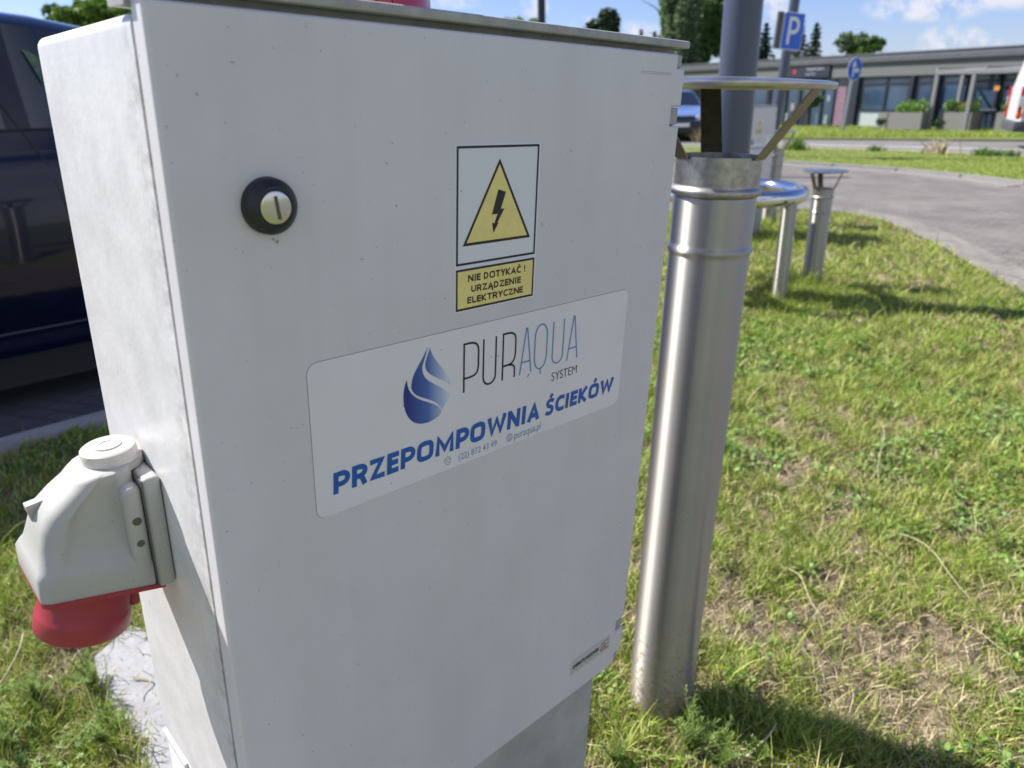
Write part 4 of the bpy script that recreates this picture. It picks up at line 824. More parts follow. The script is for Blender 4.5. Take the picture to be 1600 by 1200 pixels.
for u0, u1, k in wins:
    x0, x1 = bs_(u0), bs_(u1)
    mb = MB()
    for a, c, z0, z1 in ((x0 - .05, x1 + .05, 1.76, 1.83), (x0 - .05, x1 + .05, 1.55, 1.62), (x0 - .05, x0 + .02, 0, 1.76), (x1 - .02, x1 + .05, 0, 1.76), (x0, x1, .60, .67), (x0, x1, 0, .06)): mb.box(a, c, .05, .14, z0, z1)
    wf = mb.build('window', m_frame, bld)
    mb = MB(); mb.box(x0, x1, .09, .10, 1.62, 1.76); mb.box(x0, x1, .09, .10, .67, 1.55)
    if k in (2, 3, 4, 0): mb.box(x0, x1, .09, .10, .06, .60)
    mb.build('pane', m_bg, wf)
    if k == 1: mb = MB(); mb.box(x0 + .02, x1 - .02, .085, .10, .06, .60); mb.build('pale_panel', m_panel, wf)
for u0, u1 in ((1324, 1340), (1416, 1425), (1451, 1465), (1552, 1559)):
    mb = MB(); mb.box(bs_(u0) + .05, bs_(u1) - .05, -.04, .25, 0, 1.83); mb.build('pillar', m_frame, bld)
# shop front under the sign
x0, x1 = bs_(1200), bs_(1322)
mb = MB(); mb.box(xs_sign0, xs_sign1, -.06, .2, 1.86, 2.30); sg_ = mb.build('shop_sign', mat('sign_dark', (.025, .03, .05), .4), bld)
sc_w = mat('sign_letters', (.45, .47, .50), .5)
mb = MB(); sans(mb, 'TELEFONY', bs_(1261, 110), bs_(1289, 110), 2.13, 2.22, -.066); sans(mb, 'NOWE', bs_(1260, 115), bs_(1275, 115), 1.96, 2.03, -.066); mb.build('sign_lettering', sc_w, sg_)
mb = MB(); mb.lathe([(0, 0), (.08, 0)], 20, Matrix.Translation((bs_(1243, 112), -.066, 2.1)) @ Matrix.Rotation(R(90), 4, 'X')); mb.build('red_emblem', mat('sign_red', (.5, .03, .02), .5), sg_)
mb = MB()
for u in (1200, 1226, 1247, 1264, 1282, 1301, 1321): mb.box(bs_(u) - .04, bs_(u) + .04, .02, .14, 0, 1.83)
mb.box(x0, x1, .02, .14, 1.60, 1.66); mb.box(x0, x1, .02, .14, 1.78, 1.83); mb.build('shopfront_frame', m_frame, bld)
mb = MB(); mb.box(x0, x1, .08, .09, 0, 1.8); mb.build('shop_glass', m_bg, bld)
m_pink = mat('poster_pink', (.26, .17, .19), .5, noise=(2.5, 0, 4, (.22, .13, .2)))
mb = MB(); mb.box(bs_(1303), bs_(1319), .06, .07, .06, 1.5); mb.build('poster', m_pink, bld)
mb = MB(); mb.box(bs_(1250), bs_(1263), .05, .075, .0, 1.05); mb.build('shop_door', m_dark, bld)
for u, z0, z1, c in ((1226, .05, .5, (.45, .5, .5)), (1289, .1, .45, (.30, .38, .36)), (1290, .95, 1.2, (.25, .3, .4)), (1235, .6, .9, (.4, .3, .3)), (1275, .1, .5, (.10, .15, .22))):
    mb = MB(); mb.box(bs_(u), bs_(u + 5), .062, .078, z0, z1); mb.build('notice', mat('notice%d' % u, c, .5, noise=(8, .4, 3)), bld)
# orange lit sign inside the entrance
mb = MB(); mb.box(bs_(1558, 150), bs_(1566, 150), -.3, -.27, 1.28, 1.42); mb.build('orange_sign', mat('orange', (.8, .35, .05), .4, noise=(8, .5, 2)), bld)

def solve_len(P0, d, u):
    lo, hi = 0., 12.
    for _ in range(40):
        m = (lo + hi) / 2
        if px((P0[0] + d[0] * m, P0[1] + d[1] * m, 0))[0] < u: lo = m
        else: hi = m
    return lo
m_plant = mat('planter_grey', (.20, .20, .185), .8, noise=(20, .12, 5)); m_soild = mat('planter_soil', (.05, .04, .03), .95)
leaf_b = leafmat('bright_leaf', [(0, (.10, .20, .03)), (.5, (.19, .34, .06)), (1, (.30, .46, .12))])
leaf_d = leafmat('dark_leaf', [(0, (.015, .04, .012)), (.6, (.035, .08, .02)), (1, (.06, .12, .03))])
def leaves(centers, radii, n, size, rg, flat=.5, shell=.55):
    """leaf quads spread through ellipsoids; returns V, F"""
    centers = np.array(centers, float); radii = np.array(radii, float); wts = radii.prod(1) ** .67; wts /= wts.sum()
    k = rg.choice(len(centers), n, p=wts); d = rg.normal(size=(n, 3)); d /= np.linalg.norm(d, axis=1)[:, None]
    rr = shell + (1 - shell) * rg.random(n) ** .6; rr *= np.where(rg.random(n) < .12, 1.18, 1)
    p = centers[k] + d * radii[k] * rr[:, None]
    a = rg.normal(size=(n, 3)); a /= np.linalg.norm(a, axis=1)[:, None]; b_ = np.cross(a, rg.normal(size=(n, 3))); b_ /= np.linalg.norm(b_, axis=1)[:, None]
    s = size * (.6 + .8 * rg.random(n))[:, None]; a *= s; b_ *= s * flat
    V = np.stack([p - a, p - b_ * .9, p + a, p + b_ * .9], 1).reshape(-1, 3); return V, np.arange(4 * n).reshape(-1, 4)
def plant_in(t, x0, x1, y, z, rg, mat_, n=500, h=.35):
    cs_ = [(x0 + (x1 - x0) * (i + .5) / 6 + rg.normal() * .05, y + rg.normal() * .06, z + h * (.35 + .5 * rg.random())) for i in range(6)]
    V, Fq = leaves(cs_, [(.17, .18, h * (.45 + .4 * rg.random())) for _ in cs_], n, .05, rg); return npmesh('foliage', V, Fq, mat_, t)
PL = [(1384, 207, 1436, 'grey planter box with two bright bushes, leftmost of the three long ones', 1), (1461, 208, 1517, 'grey planter box with an orange flower among its shrubs, right of the pergola post', 2), (1548, 210, 1590, 'grey planter box partly hidden behind the white van', 3)]
for u0, v0, u1, lab, sd_ in PL:
    p0 = gp(u0, v0); ln_ = solve_len(p0, bx, u1); rg = np.random.default_rng(sd_)
    t = empty('planter', (p0[0], p0[1], .04), lab, 'planter', 'grey planter boxes before the building', rz=math.atan2(bx[1], bx[0]))
    mb = MB(); mb.box(0, ln_, 0, .04, 0, .62); mb.box(0, ln_, .56, .6, 0, .62); mb.box(0, .04, .04, .56, 0, .62); mb.box(ln_ - .04, ln_, .04, .56, 0, .62); mb.build('box', m_plant, t)
    mb = MB(); mb.box(.04, ln_ - .04, .04, .56, .02, .57); mb.build('soil', m_soild, t)
    plant_in(t, .1, ln_ - .1, .3, .58, rg, leaf_b, 900, .34)
    if sd_ == 2:
        V, Fq = leaves([(ln_ * .62, .15, .86)], [(.09, .09, .06)], 25, .035, rg); npmesh('orange_flower', V, Fq, mat('orange_petal', (.55, .16, .06), .6), t)
p0 = gp(1368, 206); t = empty('planter', (p0[0], p0[1], .04), 'small square grey planter with a low dark ball shrub, left of the long boxes', 'planter', 'grey planter boxes before the building', rz=math.atan2(bx[1], bx[0]))
mb = MB(); mb.box(0, .34, 0, .34, 0, .60, .01); mb.build('box', m_plant, t); rg = np.random.default_rng(9)
# pergola frame
p0 = gp(1449, 208); lnp = 4.6
t = empty('pergola', (p0[0], p0[1], .04), 'slender grey metal pergola frame standing before the windows', 'pergola', rz=math.atan2(bx[1], bx[0]))
m_pg = mat('pergola_grey', (.24, .24, .25), .5, .3); hp = 1.78
xp2 = solve_len(p0, bx, 1505)
for x, y in ((0, 0), (xp2, 0), (lnp, 0), (0, 1.6), (lnp, 1.6)):
    mb = MB(); mb.box(x - .06, x + .06, y - .06, y + .06, 0, hp, .01); mb.build('post', m_pg, t)
mb = MB(); mb.box(-.06, lnp + .06, -.07, .07, hp, hp + .14, .01); mb.box(-.06, lnp + .06, 1.53, 1.67, hp, hp + .14, .01); mb.build('beam', m_pg, t)
mb = MB()
for x in (0, 1.5, 3.0, 4.5): mb.box(x - .03, x + .03, -.07, 1.6, hp + .141, hp + .2)
mb.build('cross_slat', m_pg, t)
for u, v in ((1375, 190), (1467, 192), (1563, 190)):
    p = gp(u, 209.5); rg = np.random.default_rng(u)
    t = empty('ball_shrub', (p[0] - .05, p[1] - .02, .04), {1375: 'dark ball shrub on a stem before the small square planter', 1467: 'dark ball shrub on a stem near the pergola post', 1563: 'dark ball shrub on a stem beside the white van'}[u], 'shrub', 'dark ball shrubs by the planters')
    z_ = at(u, v, p[1])[2] - .04; V, Fq = leaves([(0, 0, z_)], [(.17, .17, .12)], 260, .035, rg, shell=.2); npmesh('crown', V, Fq, leaf_d, t); mb = MB(); mb.cyl((0, 0, 0), (0, 0, z_), .012, n=8); mb.build('stem', m_dirt, t)
# cafe table between the planters
p = gp(1533, 208.5); t = empty('cafe_table', (p[0], p[1], .04), 'small round pale cafe table on thin dark legs between planter and van', 'table')
mb = MB(); mb.lathe([(0, .70), (.28, .70), (.29, .685), (.28, .67), (0, .67)], 28); mb.build('tabletop', mat('table_grey', (.40, .41, .45), .4), t, smooth=True)
for a in (40, 160, 280):
    mb = MB(); mb.cyl((.2 * math.cos(R(a)), .2 * math.sin(R(a)), 0), (.06 * math.cos(R(a)), .06 * math.sin(R(a)), .67), .016, n=8); mb.build('leg', m_trim, t)

# ------------------------------------------------------------------ trees
m_bark = mat('bark', (.13, .10, .075), .9, noise=(12, .35, 6), bump=(30, .6, .02)); m_birch = mat('birch_bark', (.50, .47, .42), .8, noise=(5, 0, 6, (.16, .14, .12)))
def trunk(t, h, r, m=m_bark, branches=5, rg=None, lean=0.):
    rg = rg or RNG; mb = MB(); mb.tube([(lean * (z / h) ** 2, .0, z) for z in np.linspace(-.1, h, 6)], list(np.linspace(r, r * .25, 6)), 10)
    for i in range(branches):
        a = rg.random() * 6.28; z = h * (.45 + .4 * rg.random()); l = h * .28 * (.6 + .6 * rg.random())
        mb.tube([(0, 0, z), (l * .5 * math.cos(a), l * .5 * math.sin(a), z + l * .45), (l * math.cos(a), l * math.sin(a), z + l * .7)], [r * .4, r * .22, r * .07], 6)
    return mb.build('trunk', m, t, smooth=True)
def crown_clumps(cx_, cz_, rx, rz_, n, rg, s=.38):
    c = []; rd = []
    for i in range(n):
        d = rg.normal(size=3); d /= np.linalg.norm(d); q = .75 * rg.random() ** .45; k = s * (.6 + .7 * rg.random())
        c.append((cx_ + d[0] * rx * q, d[1] * rx * q, cz_ + d[2] * rz_ * q)); rd.append((rx * k, rx * k, rz_ * k * .8))
    return c, rd
def tree(name, u, vb, dist, vtop, wpx, label, kind, seed, group='trees beyond the building', n=6000, leaf=.16, lm=None, cat='tree'):
    rg = np.random.default_rng(seed); top = at(u, vtop, dist); bot = at(u, vb, dist); hw_ = wpx / 2 / F * dist * 1.06
    t = empty(name, (top[0], dist, 0), label, cat, group)
    h = top[2]; z0 = max(bot[2], .3) if kind != 'full' else .2
    if kind == 'conifer':
        V = []; tiers = 22; rg2 = rg; P_ = []
        for i in range(tiers):
            f = i / (tiers - 1); z = h * (.08 + .9 * f); rad = hw_ * (1 - f) ** .85 * (1.05 + .35 * rg.random()) + .03; nb = 9
            for j in range(nb):
                a = 6.283 * (j + rg.random() * .7) / nb; l = rad * (.7 + .5 * rg.random()); m_ = int(6 + l * 14)
                for q in range(m_):
                    s_ = (q + rg.random()) / m_; P_.append((math.cos(a) * l * s_, math.sin(a) * l * s_, z - l * .28 * s_ ** 1.5 + rg.normal() * .04 * h / 8))
        P_ = np.array(P_); k = len(P_); a = rg.normal(size=(k, 3)); a[:, 2] *= .5; a /= np.linalg.norm(a, axis=1)[:, None]; b_ = np.cross(a, rg.normal(size=(k, 3))); b_ /= np.linalg.norm(b_, axis=1)[:, None]
        s_ = (leaf * (.6 + .8 * rg.random(k)))[:, None]; V = np.stack([P_ - a * s_, P_ - b_ * s_ * .35, P_ + a * s_, P_ + b_ * s_ * .35], 1).reshape(-1, 3)
        npmesh('crown', V, np.arange(4 * k).reshape(-1, 4), lm or leaf_c, t); trunk(t, h * .95, .02 * h, branches=0)
    else:
        zc = (h + z0) / 2; rz_ = (h - z0) / 2
        c, rd = crown_clumps(0, zc, hw_, rz_, 26 if kind != 'thuja' else 14, rg, .34 if kind != 'thuja' else .5)
        V, Fq = leaves(c, rd, n, leaf, rg, shell=.35); npmesh('crown', V, Fq, lm or leaf_m, t); trunk(t, h * .8, max(.05, .018 * h), m_birch if kind == 'birch' else m_bark, rg=rg)
    return t
leaf_m = leafmat('mid_leaf', [(0, (.04, .09, .02)), (.5, (.08, .16, .035)), (1, (.15, .25, .06))])
leaf_y = leafmat('yellow_leaf', [(0, (.06, .12, .015)), (.5, (.12, .22, .03)), (1, (.22, .34, .06))])
leaf_c = leafmat('conifer_leaf', [(0, (.010, .028, .014)), (.6, (.022, .052, .025)), (1, (.045, .085, .035))], trans=.1)
leaf_g = leafmat('grey_leaf', [(0, (.06, .10, .045)), (.5, (.11, .17, .08)), (1, (.19, .25, .12))])
tree('birch_tree', 1072, 138, 44, -60, 64, 'tall birch with hanging grey green leaves, right of the cabinet top', 'birch', 1, n=16000, leaf=.11, lm=leaf_g)
tree('broadleaf_tree', 1106, 138, 48, -70, 84, 'tall dark green leafy tree between the birch and the thick pole', 'round', 2, n=20000, leaf=.14, lm=leaf_m)
tree('broadleaf_tree', 1050, 138, 52, -50, 40, 'bright green leafy tree at the left edge of the birch', 'round', 3, n=7000, leaf=.15, lm=leaf_y)
tree('spruce_tree', 1198, 100, 47, 36, 54, 'dark spruce between thick pole and parking sign', 'conifer', 4, leaf=.15)
tree('spruce_tree', 1254, 90, 50, 24, 52, 'dark pointed spruce right behind the parking sign', 'conifer', 5, leaf=.15)
tree('spruce_tree', 1277, 95, 46, 36, 56, 'dark spruce with open branches, rightmost of the spruces', 'conifer', 6, leaf=.15)
tree('pine_tree', 1336, 92, 52, 44, 48, 'loose grey green pine above the roof of the building, left half of its clump', 'round', 7, n=1500, leaf=.16, lm=leaf_g)
tree('pine_tree', 1362, 90, 50, 54, 42, 'denser green pine above the roof of the building, right half of its clump', 'round', 8, n=2600, leaf=.14, lm=leaf_m)
tree('thuja_tree', 951, 80, 38, 11, 50, 'dark oval evergreen standing alone above the cabinet top', 'thuja', 9, n=9000, leaf=.10, lm=leaf_c)
tree('spruce_tree', 1002, 100, 110, 46, 14, 'tiny distant spruce, left of two above the cabinet top', 'conifer', 10, leaf=.3)
tree('spruce_tree', 1023, 100, 110, 50, 14, 'tiny distant spruce, right of two above the cabinet top', 'conifer', 12, leaf=.3)
tree('broadleaf_tree', 812, 80, 30, 22, 90, 'pale yellow green treetop showing behind the thin dark lamp post', 'round', 13, n=5000, leaf=.09, lm=leaf_y)
tree('broadleaf_tree', 160, 90, 13, -8, 150, 'bright green leafy tree behind the dark blue car', 'round', 14, n=14000, leaf=.055, lm=leaf_y)
tree('broadleaf_tree', 100, 90, 22, 2, 90, 'green leafy tree just above the roof of the dark blue car', 'round', 15, n=5000, leaf=.08, lm=leaf_m)
# young street tree before the shop
p = gp(1257, 203); t = empty('young_tree', (p[0], p[1], .04), 'young round street tree with thin stem before the shop windows', 'tree'); rg = np.random.default_rng(21)
c, rd = crown_clumps(.1, 1.05, .52, .42, 16, rg, .36); V, Fq = leaves(c, rd, 3200, .045, rg, shell=.3); npmesh('crown', V, Fq, leaf_m, t)
mb = MB(); mb.tube([(0, 0, 0), (.04, 0, .5), (.08, 0, 1.1)], [.022, .018, .012], 8); mb.build('trunk', m_bark, t)

# ------------------------------------------------------------------ grass
grass_m = leafmat('grass_blades', [(0, (.095, .17, .012)), (.3, (.20, .31, .032)), (.6, (.35, .46, .07)), (.84, (.51, .56, .14)), (1, (.68, .60, .29))], rough=.5, trans=.26)
straw_m = leafmat('straw_blades', [(0, (.20, .15, .08)), (.5, (.42, .34, .19)), (1, (.66, .57, .37))], rough=.7, trans=.1)
vent_c = [(.357, 1.405, .078), (2.262, 5.62, .075), (2.86, 8.35, .09), (1.6, 5.35, .20)]
pad_poly = [g2(155, 1035), g2(205, 992), (-.75, 1.58), (-.45, 1.33), (-.3, 1.05), (-.5, .8), g2(240, 1230), g2(210, 1150), g2(172, 1100)]
cabc = np.array([cab_world((x, y, -.5))[:2] for x, y in ((.0, .02), (.56, .02), (.56, .28), (.0, .28))])
near_in = offs(near_edge, -.02)
def scatter(n, u0, v0, u1, v1, rg, ypow=1.):
    """points on the ground uniformly within a ground rectangle, clipped to the lawn"""
    pass
def lawn_pts(x0, x1, y0, y1, dens, rg, margin=60):
    n = int((x1 - x0) * (y1 - y0) * dens); x = x0 + (x1 - x0) * rg.random(n); y = y0 + (y1 - y0) * rg.random(n)
    q = WM.T @ np.stack([x, y, np.full(n, -H)]); u = 800 + F * q[0] / q[2]; v = 600 + F * q[1] / q[2]
    k = (q[2] > .1) & (u > -margin) & (u < 1600 + margin) & (v < 1200 + margin * 2) & ~((u > 300) & (u < 860))
    k &= ~inside(x, y, road_poly) & ~inside(x, y, [tuple(c_) for c_ in cabc])
    nn2 = x * sn[0] + y * sn[1]; s2 = x * ss[0] + y * ss[1]; k &= ~((nn2 > 3.55) & (s2 < 3.4))
    for cx_, cy_, r_ in vent_c: k &= (x - cx_) ** 2 + (y - cy_) ** 2 > r_ * r_
    return x[k], y[k]
def blades(x, y, z, h, wd, lean, rg, curve=.5, segs=3):
    n = len(x); az = rg.random(n) * 6.283; dx, dy = np.cos(az), np.sin(az); fz = rg.random(n) * 6.283; wx, wy = np.cos(fz), np.sin(fz)
    V = np.zeros((n, (segs + 1) * 2, 3)); 
    for i in range(segs + 1):
        f = i / segs; out = lean * h * (f ** (1 + curve)); zz = z + h * f * np.sqrt(np.maximum(0., 1 - (lean * f * .75) ** 2)); ww = wd * (1 - f) ** .6 * .5 + .0002
        for s_, sg in ((0, -1), (1, 1)):
            V[:, i * 2 + s_, 0] = x + dx * out + sg * wx * ww; V[:, i * 2 + s_, 1] = y + dy * out + sg * wy * ww; V[:, i * 2 + s_, 2] = zz
    base = (np.arange(n) * (segs + 1) * 2)[:, None]; Fq = []
    for i in range(segs): Fq.append(base + np.array([[i * 2, i * 2 + 1, i * 2 + 3, i * 2 + 2]]))
    return V.reshape(-1, 3), np.concatenate(Fq, 1).reshape(-1, 4)
def green(x, y): return .16 * vnoise(x, y, 1.6, 21) + .36 * vnoise(x, y, 7.5, 22) + .48 * vnoise(x, y, 19., 23) + .10 * np.clip((y - 1.6) / 1.5, -.5, 1.)
GV, GF, SV, SF = [], [], [], []; go = so = 0
def addg(V, Fq, straw=False):
    global go, so
    if straw: SV.append(V); SF.append(Fq + so); so += len(V)
    else: GV.append(V); GF.append(Fq + go); go += len(V)
zones = [(-2.3, 2.0, 1.0, 2.2, 24000, .039, .0028), (-2.6, 3.0, 2.2, 3.6, 14000, .040, .0036), (-.2, 4.4, 3.6, 5.8, 7500, .045, .0050), (-.2, 4.6, 5.8, 10.0, 3200, .044, .008)]
for x0, x1, y0, y1, dn, hh, ww in zones:
    rg = np.random.default_rng(int(dn)); x, y = lawn_pts(x0, x1, y0, y1, dn, rg); g = green(x, y)
    sh = ((x * sn[0] + y * sn[1] > 2.6) & (x < 0))
    keep = rg.random(len(x)) < np.clip((g - .370) * 5.5, .08, 1.)
    keep &= ~(inside(x, y, pad_poly) & (rg.random(len(x)) < .97))
    xx, yy = x[keep], y[keep]; n = len(xx); gg = g[keep]
    h = hh * (.45 + .9 * rg.random(n)) * (.05 + 1.95 * gg); h *= np.where(rg.random(n) < .03, 2.1, 1.)
    V, Fq = blades(xx, yy, hgt(xx, yy) - .004, h, ww * (.6 + .8 * rg.random(n)), .25 + .75 * rg.random(n), rg); addg(V, Fq)
    # thatch: dead blades lying about
    k2 = rg.random(len(x)) < (.40 if y0 < 2.5 else .28); k2 &= ~(inside(x, y, pad_poly) & (rg.random(len(x)) < .9)); x2, y2 = x[k2], y[k2]; n = len(x2)
    V, Fq = blades(x2 + rg.normal(size=n) * .02, y2, hgt(x2, y2) + .001 + .006 * rg.random(n), .035 * (.4 + rg.random(n)) * (1 if y0 < 3 else 1.2), ww * (.5 + .6 * rg.random(n)), .93 + .06 * rg.random(n), rg, curve=.0); addg(V, Fq, True)
# greener tufts at feet of pipes, legs and cabinet
rg = np.random.default_rng(77)
for cx_, cy_, sp, n_, hh, ww in [(2.25, 5.52, .14, 900, .13, .004), (1.9, 4.95, .16, 900, .10, .004), (2.1, 5.2, .35, 1500, .07, .004), (.46, 1.36, .08, 420, .055, .0024), (.62, 1.27, .10, 700, .085, .0024), (2.85, 8.2, .25, 700, .12, .006), (2.65, 7.3, .3, 700, .1, .006),
                                 (.8, 1.22, .12, 500, .06, .0022), (1.15, 1.35, .14, 400, .05, .0022), (-1.15, 1.35, .13, 800, .07, .0024), (-1.35, 1.5, .14, 700, .06, .0024), (-.95, 1.22, .1, 600, .06, .0024), (-1.6, 1.9, .2, 900, .07, .003), (3.35, 5.0, .25, 700, .07, .004), (2.9, 5.0, .3, 900, .06, .004)]:
    a = rg.normal(size=(n_, 2)) * sp * .55; x = cx_ + a[:, 0]; y = cy_ + a[:, 1]; k = np.ones(n_, bool)
    for c0, c1, r_ in vent_c: k &= (x - c0) ** 2 + (y - c1) ** 2 > r_ * r_
    x, y = x[k], y[k]; n = len(x); V, Fq = blades(x, y, hgt(x, y) - .004, hh * (.4 + .8 * rg.random(n)), ww * (.6 + .7 * rg.random(n)), .2 + .6 * rg.random(n), rg); addg(V, Fq)
# far lawn, verge fringe
fx_, fy_ = [], []
for (u0, v0, u1, v1, n_, hh, ww) in [(1050, 292, 1640, 234, 90000, .032, .012), (1050, 217, 1640, 201, 40000, .14, .020)]:
    rg = np.random.default_rng(n_); u = u0 + (u1 - u0) * rg.random(n_); v = v1 + (v0 - v1) * rg.random(n_)
    pts = np.array([gp(a, c_) for a, c_ in zip(u, v)]); x, y = pts[:, 0], pts[:, 1]
    if v0 > 230: k = inside(x, y, isl + [a_l] + isl_far + [a_r])
    else: k = (x - rf[0][0]) * vn_[0] + (y - rf[0][1]) * vn_[1] > .05; k &= (x * bn[0] + y * bn[1] < DB - .2)
    x, y = x[k], y[k]; n = len(x); V, Fq = blades(x, y, np.full(n, .025), hh * (.4 + .8 * rg.random(n)), ww * (.6 + .7 * rg.random(n)), .2 + .6 * rg.random(n), rg); addg(V, Fq)
tag(npmesh('grass', np.concatenate(GV), np.concatenate(GF), grass_m), 'short sunlit grass of the lawn', kind='stuff')
tag(npmesh('dry_thatch', np.concatenate(SV), np.concatenate(SF), straw_m), 'dead straw and mown cuttings in the lawn', kind='stuff')
# clover and other small broad leaves in patches
rg = np.random.default_rng(123); x, y = lawn_pts(-2.4, 3.6, 1.0, 5.0, 5200, rg); pn_ = .5 * vnoise(x, y, 2.2, 41) + .5 * vnoise(x, y, 9., 42); k = (pn_ > .56) & ~inside(x, y, pad_poly); x, y, pn_ = x[k], y[k], pn_[k]; n = len(x)
p_ = np.stack([x, y, hgt(x, y) + .006 + .028 * rg.random(n)], -1); a = rg.random(n) * 6.283; tl = .45 * rg.normal(size=(n, 2)); sz = .0035 + .0045 * rg.random(n) + .0012 * y
e1 = np.stack([np.cos(a), np.sin(a), tl[:, 0]], -1) * sz[:, None]; e2 = np.stack([-np.sin(a), np.cos(a), tl[:, 1]], -1) * sz[:, None] * .75
V = np.stack([p_ - e1, p_ - e1 * .3 - e2, p_ + e1 * .6 - e2 * .8, p_ + e1, p_ + e1 * .6 + e2 * .8, p_ - e1 * .3 + e2], 1).reshape(-1, 3); q_ = (np.arange(n) * 6)[:, None]
Fq = np.concatenate([q_ + np.array([[0, 1, 2, 3]]), q_ + np.array([[0, 3, 4, 5]])]); clm = leafmat('clover_leaf', [(0, (.07, .15, .03)), (.6, (.16, .28, .06)), (1, (.28, .42, .12))], trans=.2)
tag(npmesh('ground_cover', V, Fq, clm), 'small broad leaved weeds spread through the lawn', kind='stuff')
# pebbles and crumbs of earth
rg = np.random.default_rng(5); x, y = lawn_pts(-2., 2.2, 1.0, 2.8, 700, rg); n = len(x); ico = bmesh.new(); bmesh.ops.create_icosphere(ico, subdivisions=1, radius=1); iv = np.array([v.co[:] for v in ico.verts]); ifc = np.array([[v.index for v in f.verts] for f in ico.faces]); ico.free()
s_ = .0022 + .005 * rg.random(n) ** 3; V = iv[None] * s_[:, None, None] * (.7 + .6 * rg.random((n, 1, 3))) * (1 + .15 * rg.normal(size=(n, 12, 1))); V += np.stack([x, y, hgt(x, y) + s_ * .4], -1)[:, None]
pebm = leafmat('pebbles', [(0, (.16, .12, .08)), (.6, (.30, .25, .19)), (1, (.52, .49, .44))], trans=0.)
tag(npmesh('pebbles', V.reshape(-1, 3), (ifc[None] + (np.arange(n) * 12)[:, None, None]).reshape(-1, 3), pebm), 'small pebbles and crumbs of earth', kind='stuff')
# single dry stalks lying on the lawn
def stalk(u0, v0, u1, v1, lift, lab, r=.0014):
    a = gp(u0, v0); c = gp(u1, v1); mid = (a + c) / 2
    pts = [Vector(a) * (1 - t) + Vector(c) * t + Vector((.02 * math.sin(t * 5), .02 * math.sin(t * 3), .022 + lift * math.sin(math.pi * t))) for t in np.linspace(0, 1, 9)]
    o_ = Vector((a[0], a[1], 0)); mb = MB(); mb.tube([p - o_ for p in pts], [r * (1.3 - .6 * i / 8) for i in range(9)], 5)
    for k in range(10): mb.tube([pts[0] - o_ + Vector((rg.normal() * .003, rg.normal() * .003, rg.normal() * .002)), pts[0] - o_ + Vector((rg.normal() * .012, rg.normal() * .008, .004))], .0007, 4)
    o = mb.build('dry_stalk', mat('straw', (.50, .43, .27), .7), smooth=True); o.location = o_; return tag(o, lab, 'dry stalk', 'single dry stalks lying on the lawn')
stalk(1388, 838, 1528, 950, .03, 'longest bent dry stalk, lying in the middle of the right lawn')
stalk(1372, 665, 1380, 765, .03, 'thin dry stalk lying away from us, right of the tall pipe')
stalk(1192, 780, 1238, 815, .01, 'short dry stalk lying just right of the tall pipe at mid height')
stalk(1210, 893, 1290, 970, .02, 'dry stalk lying right of the tall pipe, left of the longest stalk')
stalk(1456, 985, 1590, 1035, .015, 'dry stalk near the right edge below the longest one')
stalk(1580, 960, 1600, 985, .015, 'dry stalk cut off by the right picture edge')
stalk(1334, 874, 1395, 880, .004, 'short straight dry stalk left of the longest stalk')
stalk(215, 1070, 236, 1104, .004, 'pale dry stalk lying on the concrete pad', .0018)
stalk(60, 1120, 92, 1072, .03, 'dry stalk slanting up in the grass, lower left corner', .0018)
stalk(0, 1085, 60, 1000, .05, 'dry stalk arching at the left picture edge', .0016)
stalk(105, 1180, 175, 1115, .02, 'dry stalk lying left of the concrete pad', .0016)
stalk(1165, 1195, 1240, 1150, .03, 'thick pale dry stalk at the bottom edge right of the tall pipe', .0022)
# feathery weeds
def weed(u, v, h, n_st, lab, sd_, spread=.5):
    rg = np.random.default_rng(sd_); p = gp(u, v); t = empty('yarrow_weed', (p[0], p[1], float(hgt(p[0], p[1]))), lab, 'weed', 'feathery weeds in the grass'); Vs = []; Fs = []; o = 0; mb = MB()
    for i in range(n_st):
        a = rg.random() * 6.283; ln_ = h * (.6 + .6 * rg.random()); sp = spread * (.3 + rg.random())
        pts = [Vector((math.cos(a) * sp * ln_ * f ** 1.4, math.sin(a) * sp * ln_ * f ** 1.4, ln_ * f * (1 - .25 * sp * f))) for f in np.linspace(0, 1, 8)]
        mb.tube(pts, [.0012 * (1.2 - f) for f in np.linspace(0, 1, 8)], 4)
        m_ = 46; q = np.array([pts[min(6, int(f * 7))].lerp(pts[min(7, int(f * 7) + 1)], f * 7 % 1) for f in np.linspace(.12, .99, m_)]); 
        for sg in range(2):
            az = rg.random(m_) * 6.283; L_ = .013 * (.5 + rg.random(m_)) * np.interp(np.linspace(0, 1, m_), [0, .4, 1], [.5, 1.2, .35]) * (h / .10) ** .5; d_ = np.stack([np.cos(az), np.sin(az), .5 + .4 * rg.random(m_)], 1)
            s3 = np.stack([-np.sin(az), np.cos(az), np.zeros(m_)], 1) * .0011
            V = np.stack([q - s3, q + s3, q + d_ * L_[:, None] + s3 * .4, q + d_ * L_[:, None] - s3 * .4], 1).reshape(-1, 3); Vs.append(V); Fs.append(np.arange(4 * m_).reshape(-1, 4) + o); o += 4 * m_
    npmesh('leaves', np.concatenate(Vs), np.concatenate(Fs), weed_m, t); mb.build('stems', MATS['weed_stem'], t)
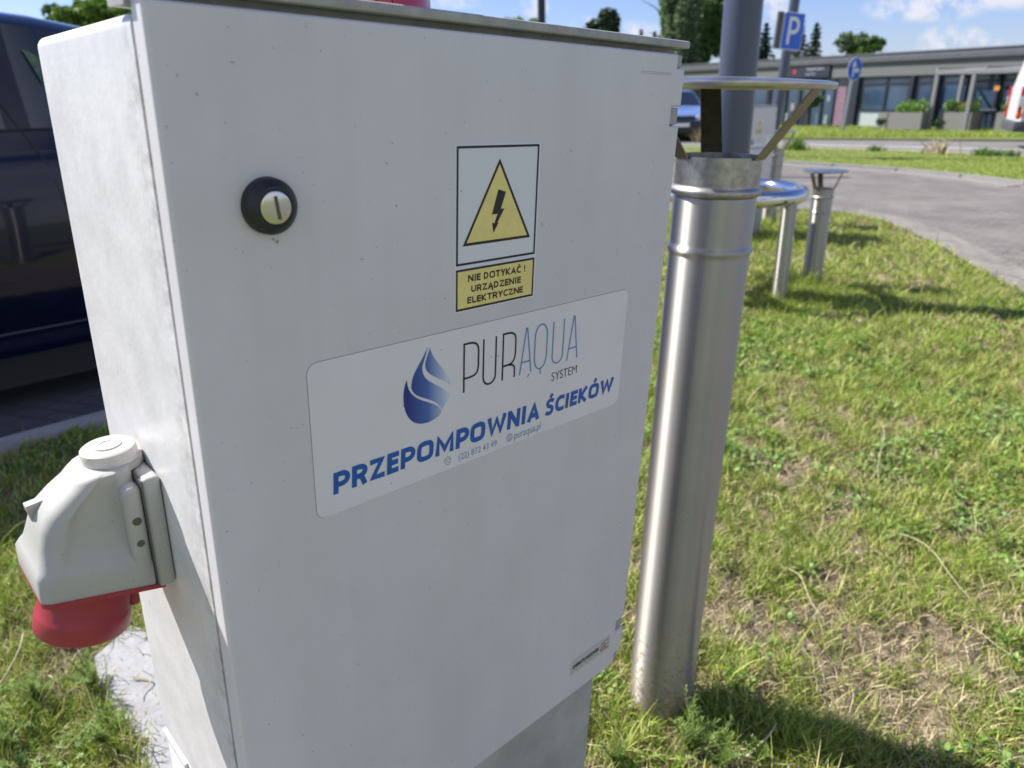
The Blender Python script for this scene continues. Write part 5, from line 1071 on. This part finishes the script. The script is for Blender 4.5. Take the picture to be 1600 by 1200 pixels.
weed_m = leafmat('weed_leaf', [(0, (.09, .16, .03)), (.5, (.17, .26, .05)), (1, (.28, .36, .10))], trans=.2); mat('weed_stem', (.16, .2, .07), .7)
weed(1078, 1178, .16, 9, 'feathery green weed growing against the foot of the tall pipe', 31)
weed(1120, 1205, .11, 9, 'low feathery weed at the bottom edge, right of the pipe foot', 32)
weed(1190, 1195, .08, 7, 'small feathery weed at the bottom edge in the pipe shadow', 33)
weed(960, 1195, .07, 6, 'small weed between cabinet base and pipe foot', 34)
weed(150, 1085, .10, 12, 'bushy feathery weed at the left edge of the concrete pad', 35, .8)
weed(90, 1010, .09, 12, 'feathery weed below the red socket', 36, .8)
weed(60, 1100, .10, 12, 'feathery weed in the lower left corner of the lawn', 37, .8)
weed(170, 1170, .09, 10, 'feathery weed at the bottom edge beside the concrete pad', 38, .8)
weed(20, 1180, .10, 10, 'feathery weed in the bottom left corner', 39, .8)
# roadside tufts
def tuft(u, v, wpx, hpx, n_, m_, lab, sd_, name='roadside_weed'):
    rg = np.random.default_rng(sd_); p = gp(u, v); dist = np.linalg.norm(p); w_ = wpx / F * dist; h_ = hpx / F * dist; x = rg.normal(size=n_) * w_ * .24; y = rg.normal(size=n_) * w_ * .24
    V, Fq = blades(x, y, np.zeros(n_), h_ * (.4 + .7 * rg.random(n_)), .03 + .01 * rg.random(n_), .2 + .7 * rg.random(n_), rg); o = npmesh(name, V, Fq, m_); o.location = (p[0], p[1], .03); return tag(o, lab, 'weed', 'weed tufts along the road edge')
tuft(1243, 236, 36, 18, 160, leaf_y, 'green weed tuft by the road edge, under the parking sign', 1)
tuft(1366, 238, 24, 9, 110, leaf_m, 'low dark green weed tuft by the road edge, middle one', 2)
tuft(1462, 243, 30, 25, 55, straw_m, 'tall dry yellow grass tuft by the road edge', 3)
tuft(1538, 246, 26, 12, 110, leaf_y, 'yellow green weed tuft by the road edge, left of the rightmost', 4)
tuft(1575, 247, 30, 10, 110, leaf_m, 'dark green weed tuft by the road edge, the rightmost', 5)
tuft(1094, 222, 18, 20, 200, straw_m, 'brown dry weed clump before the pale blue car', 6)
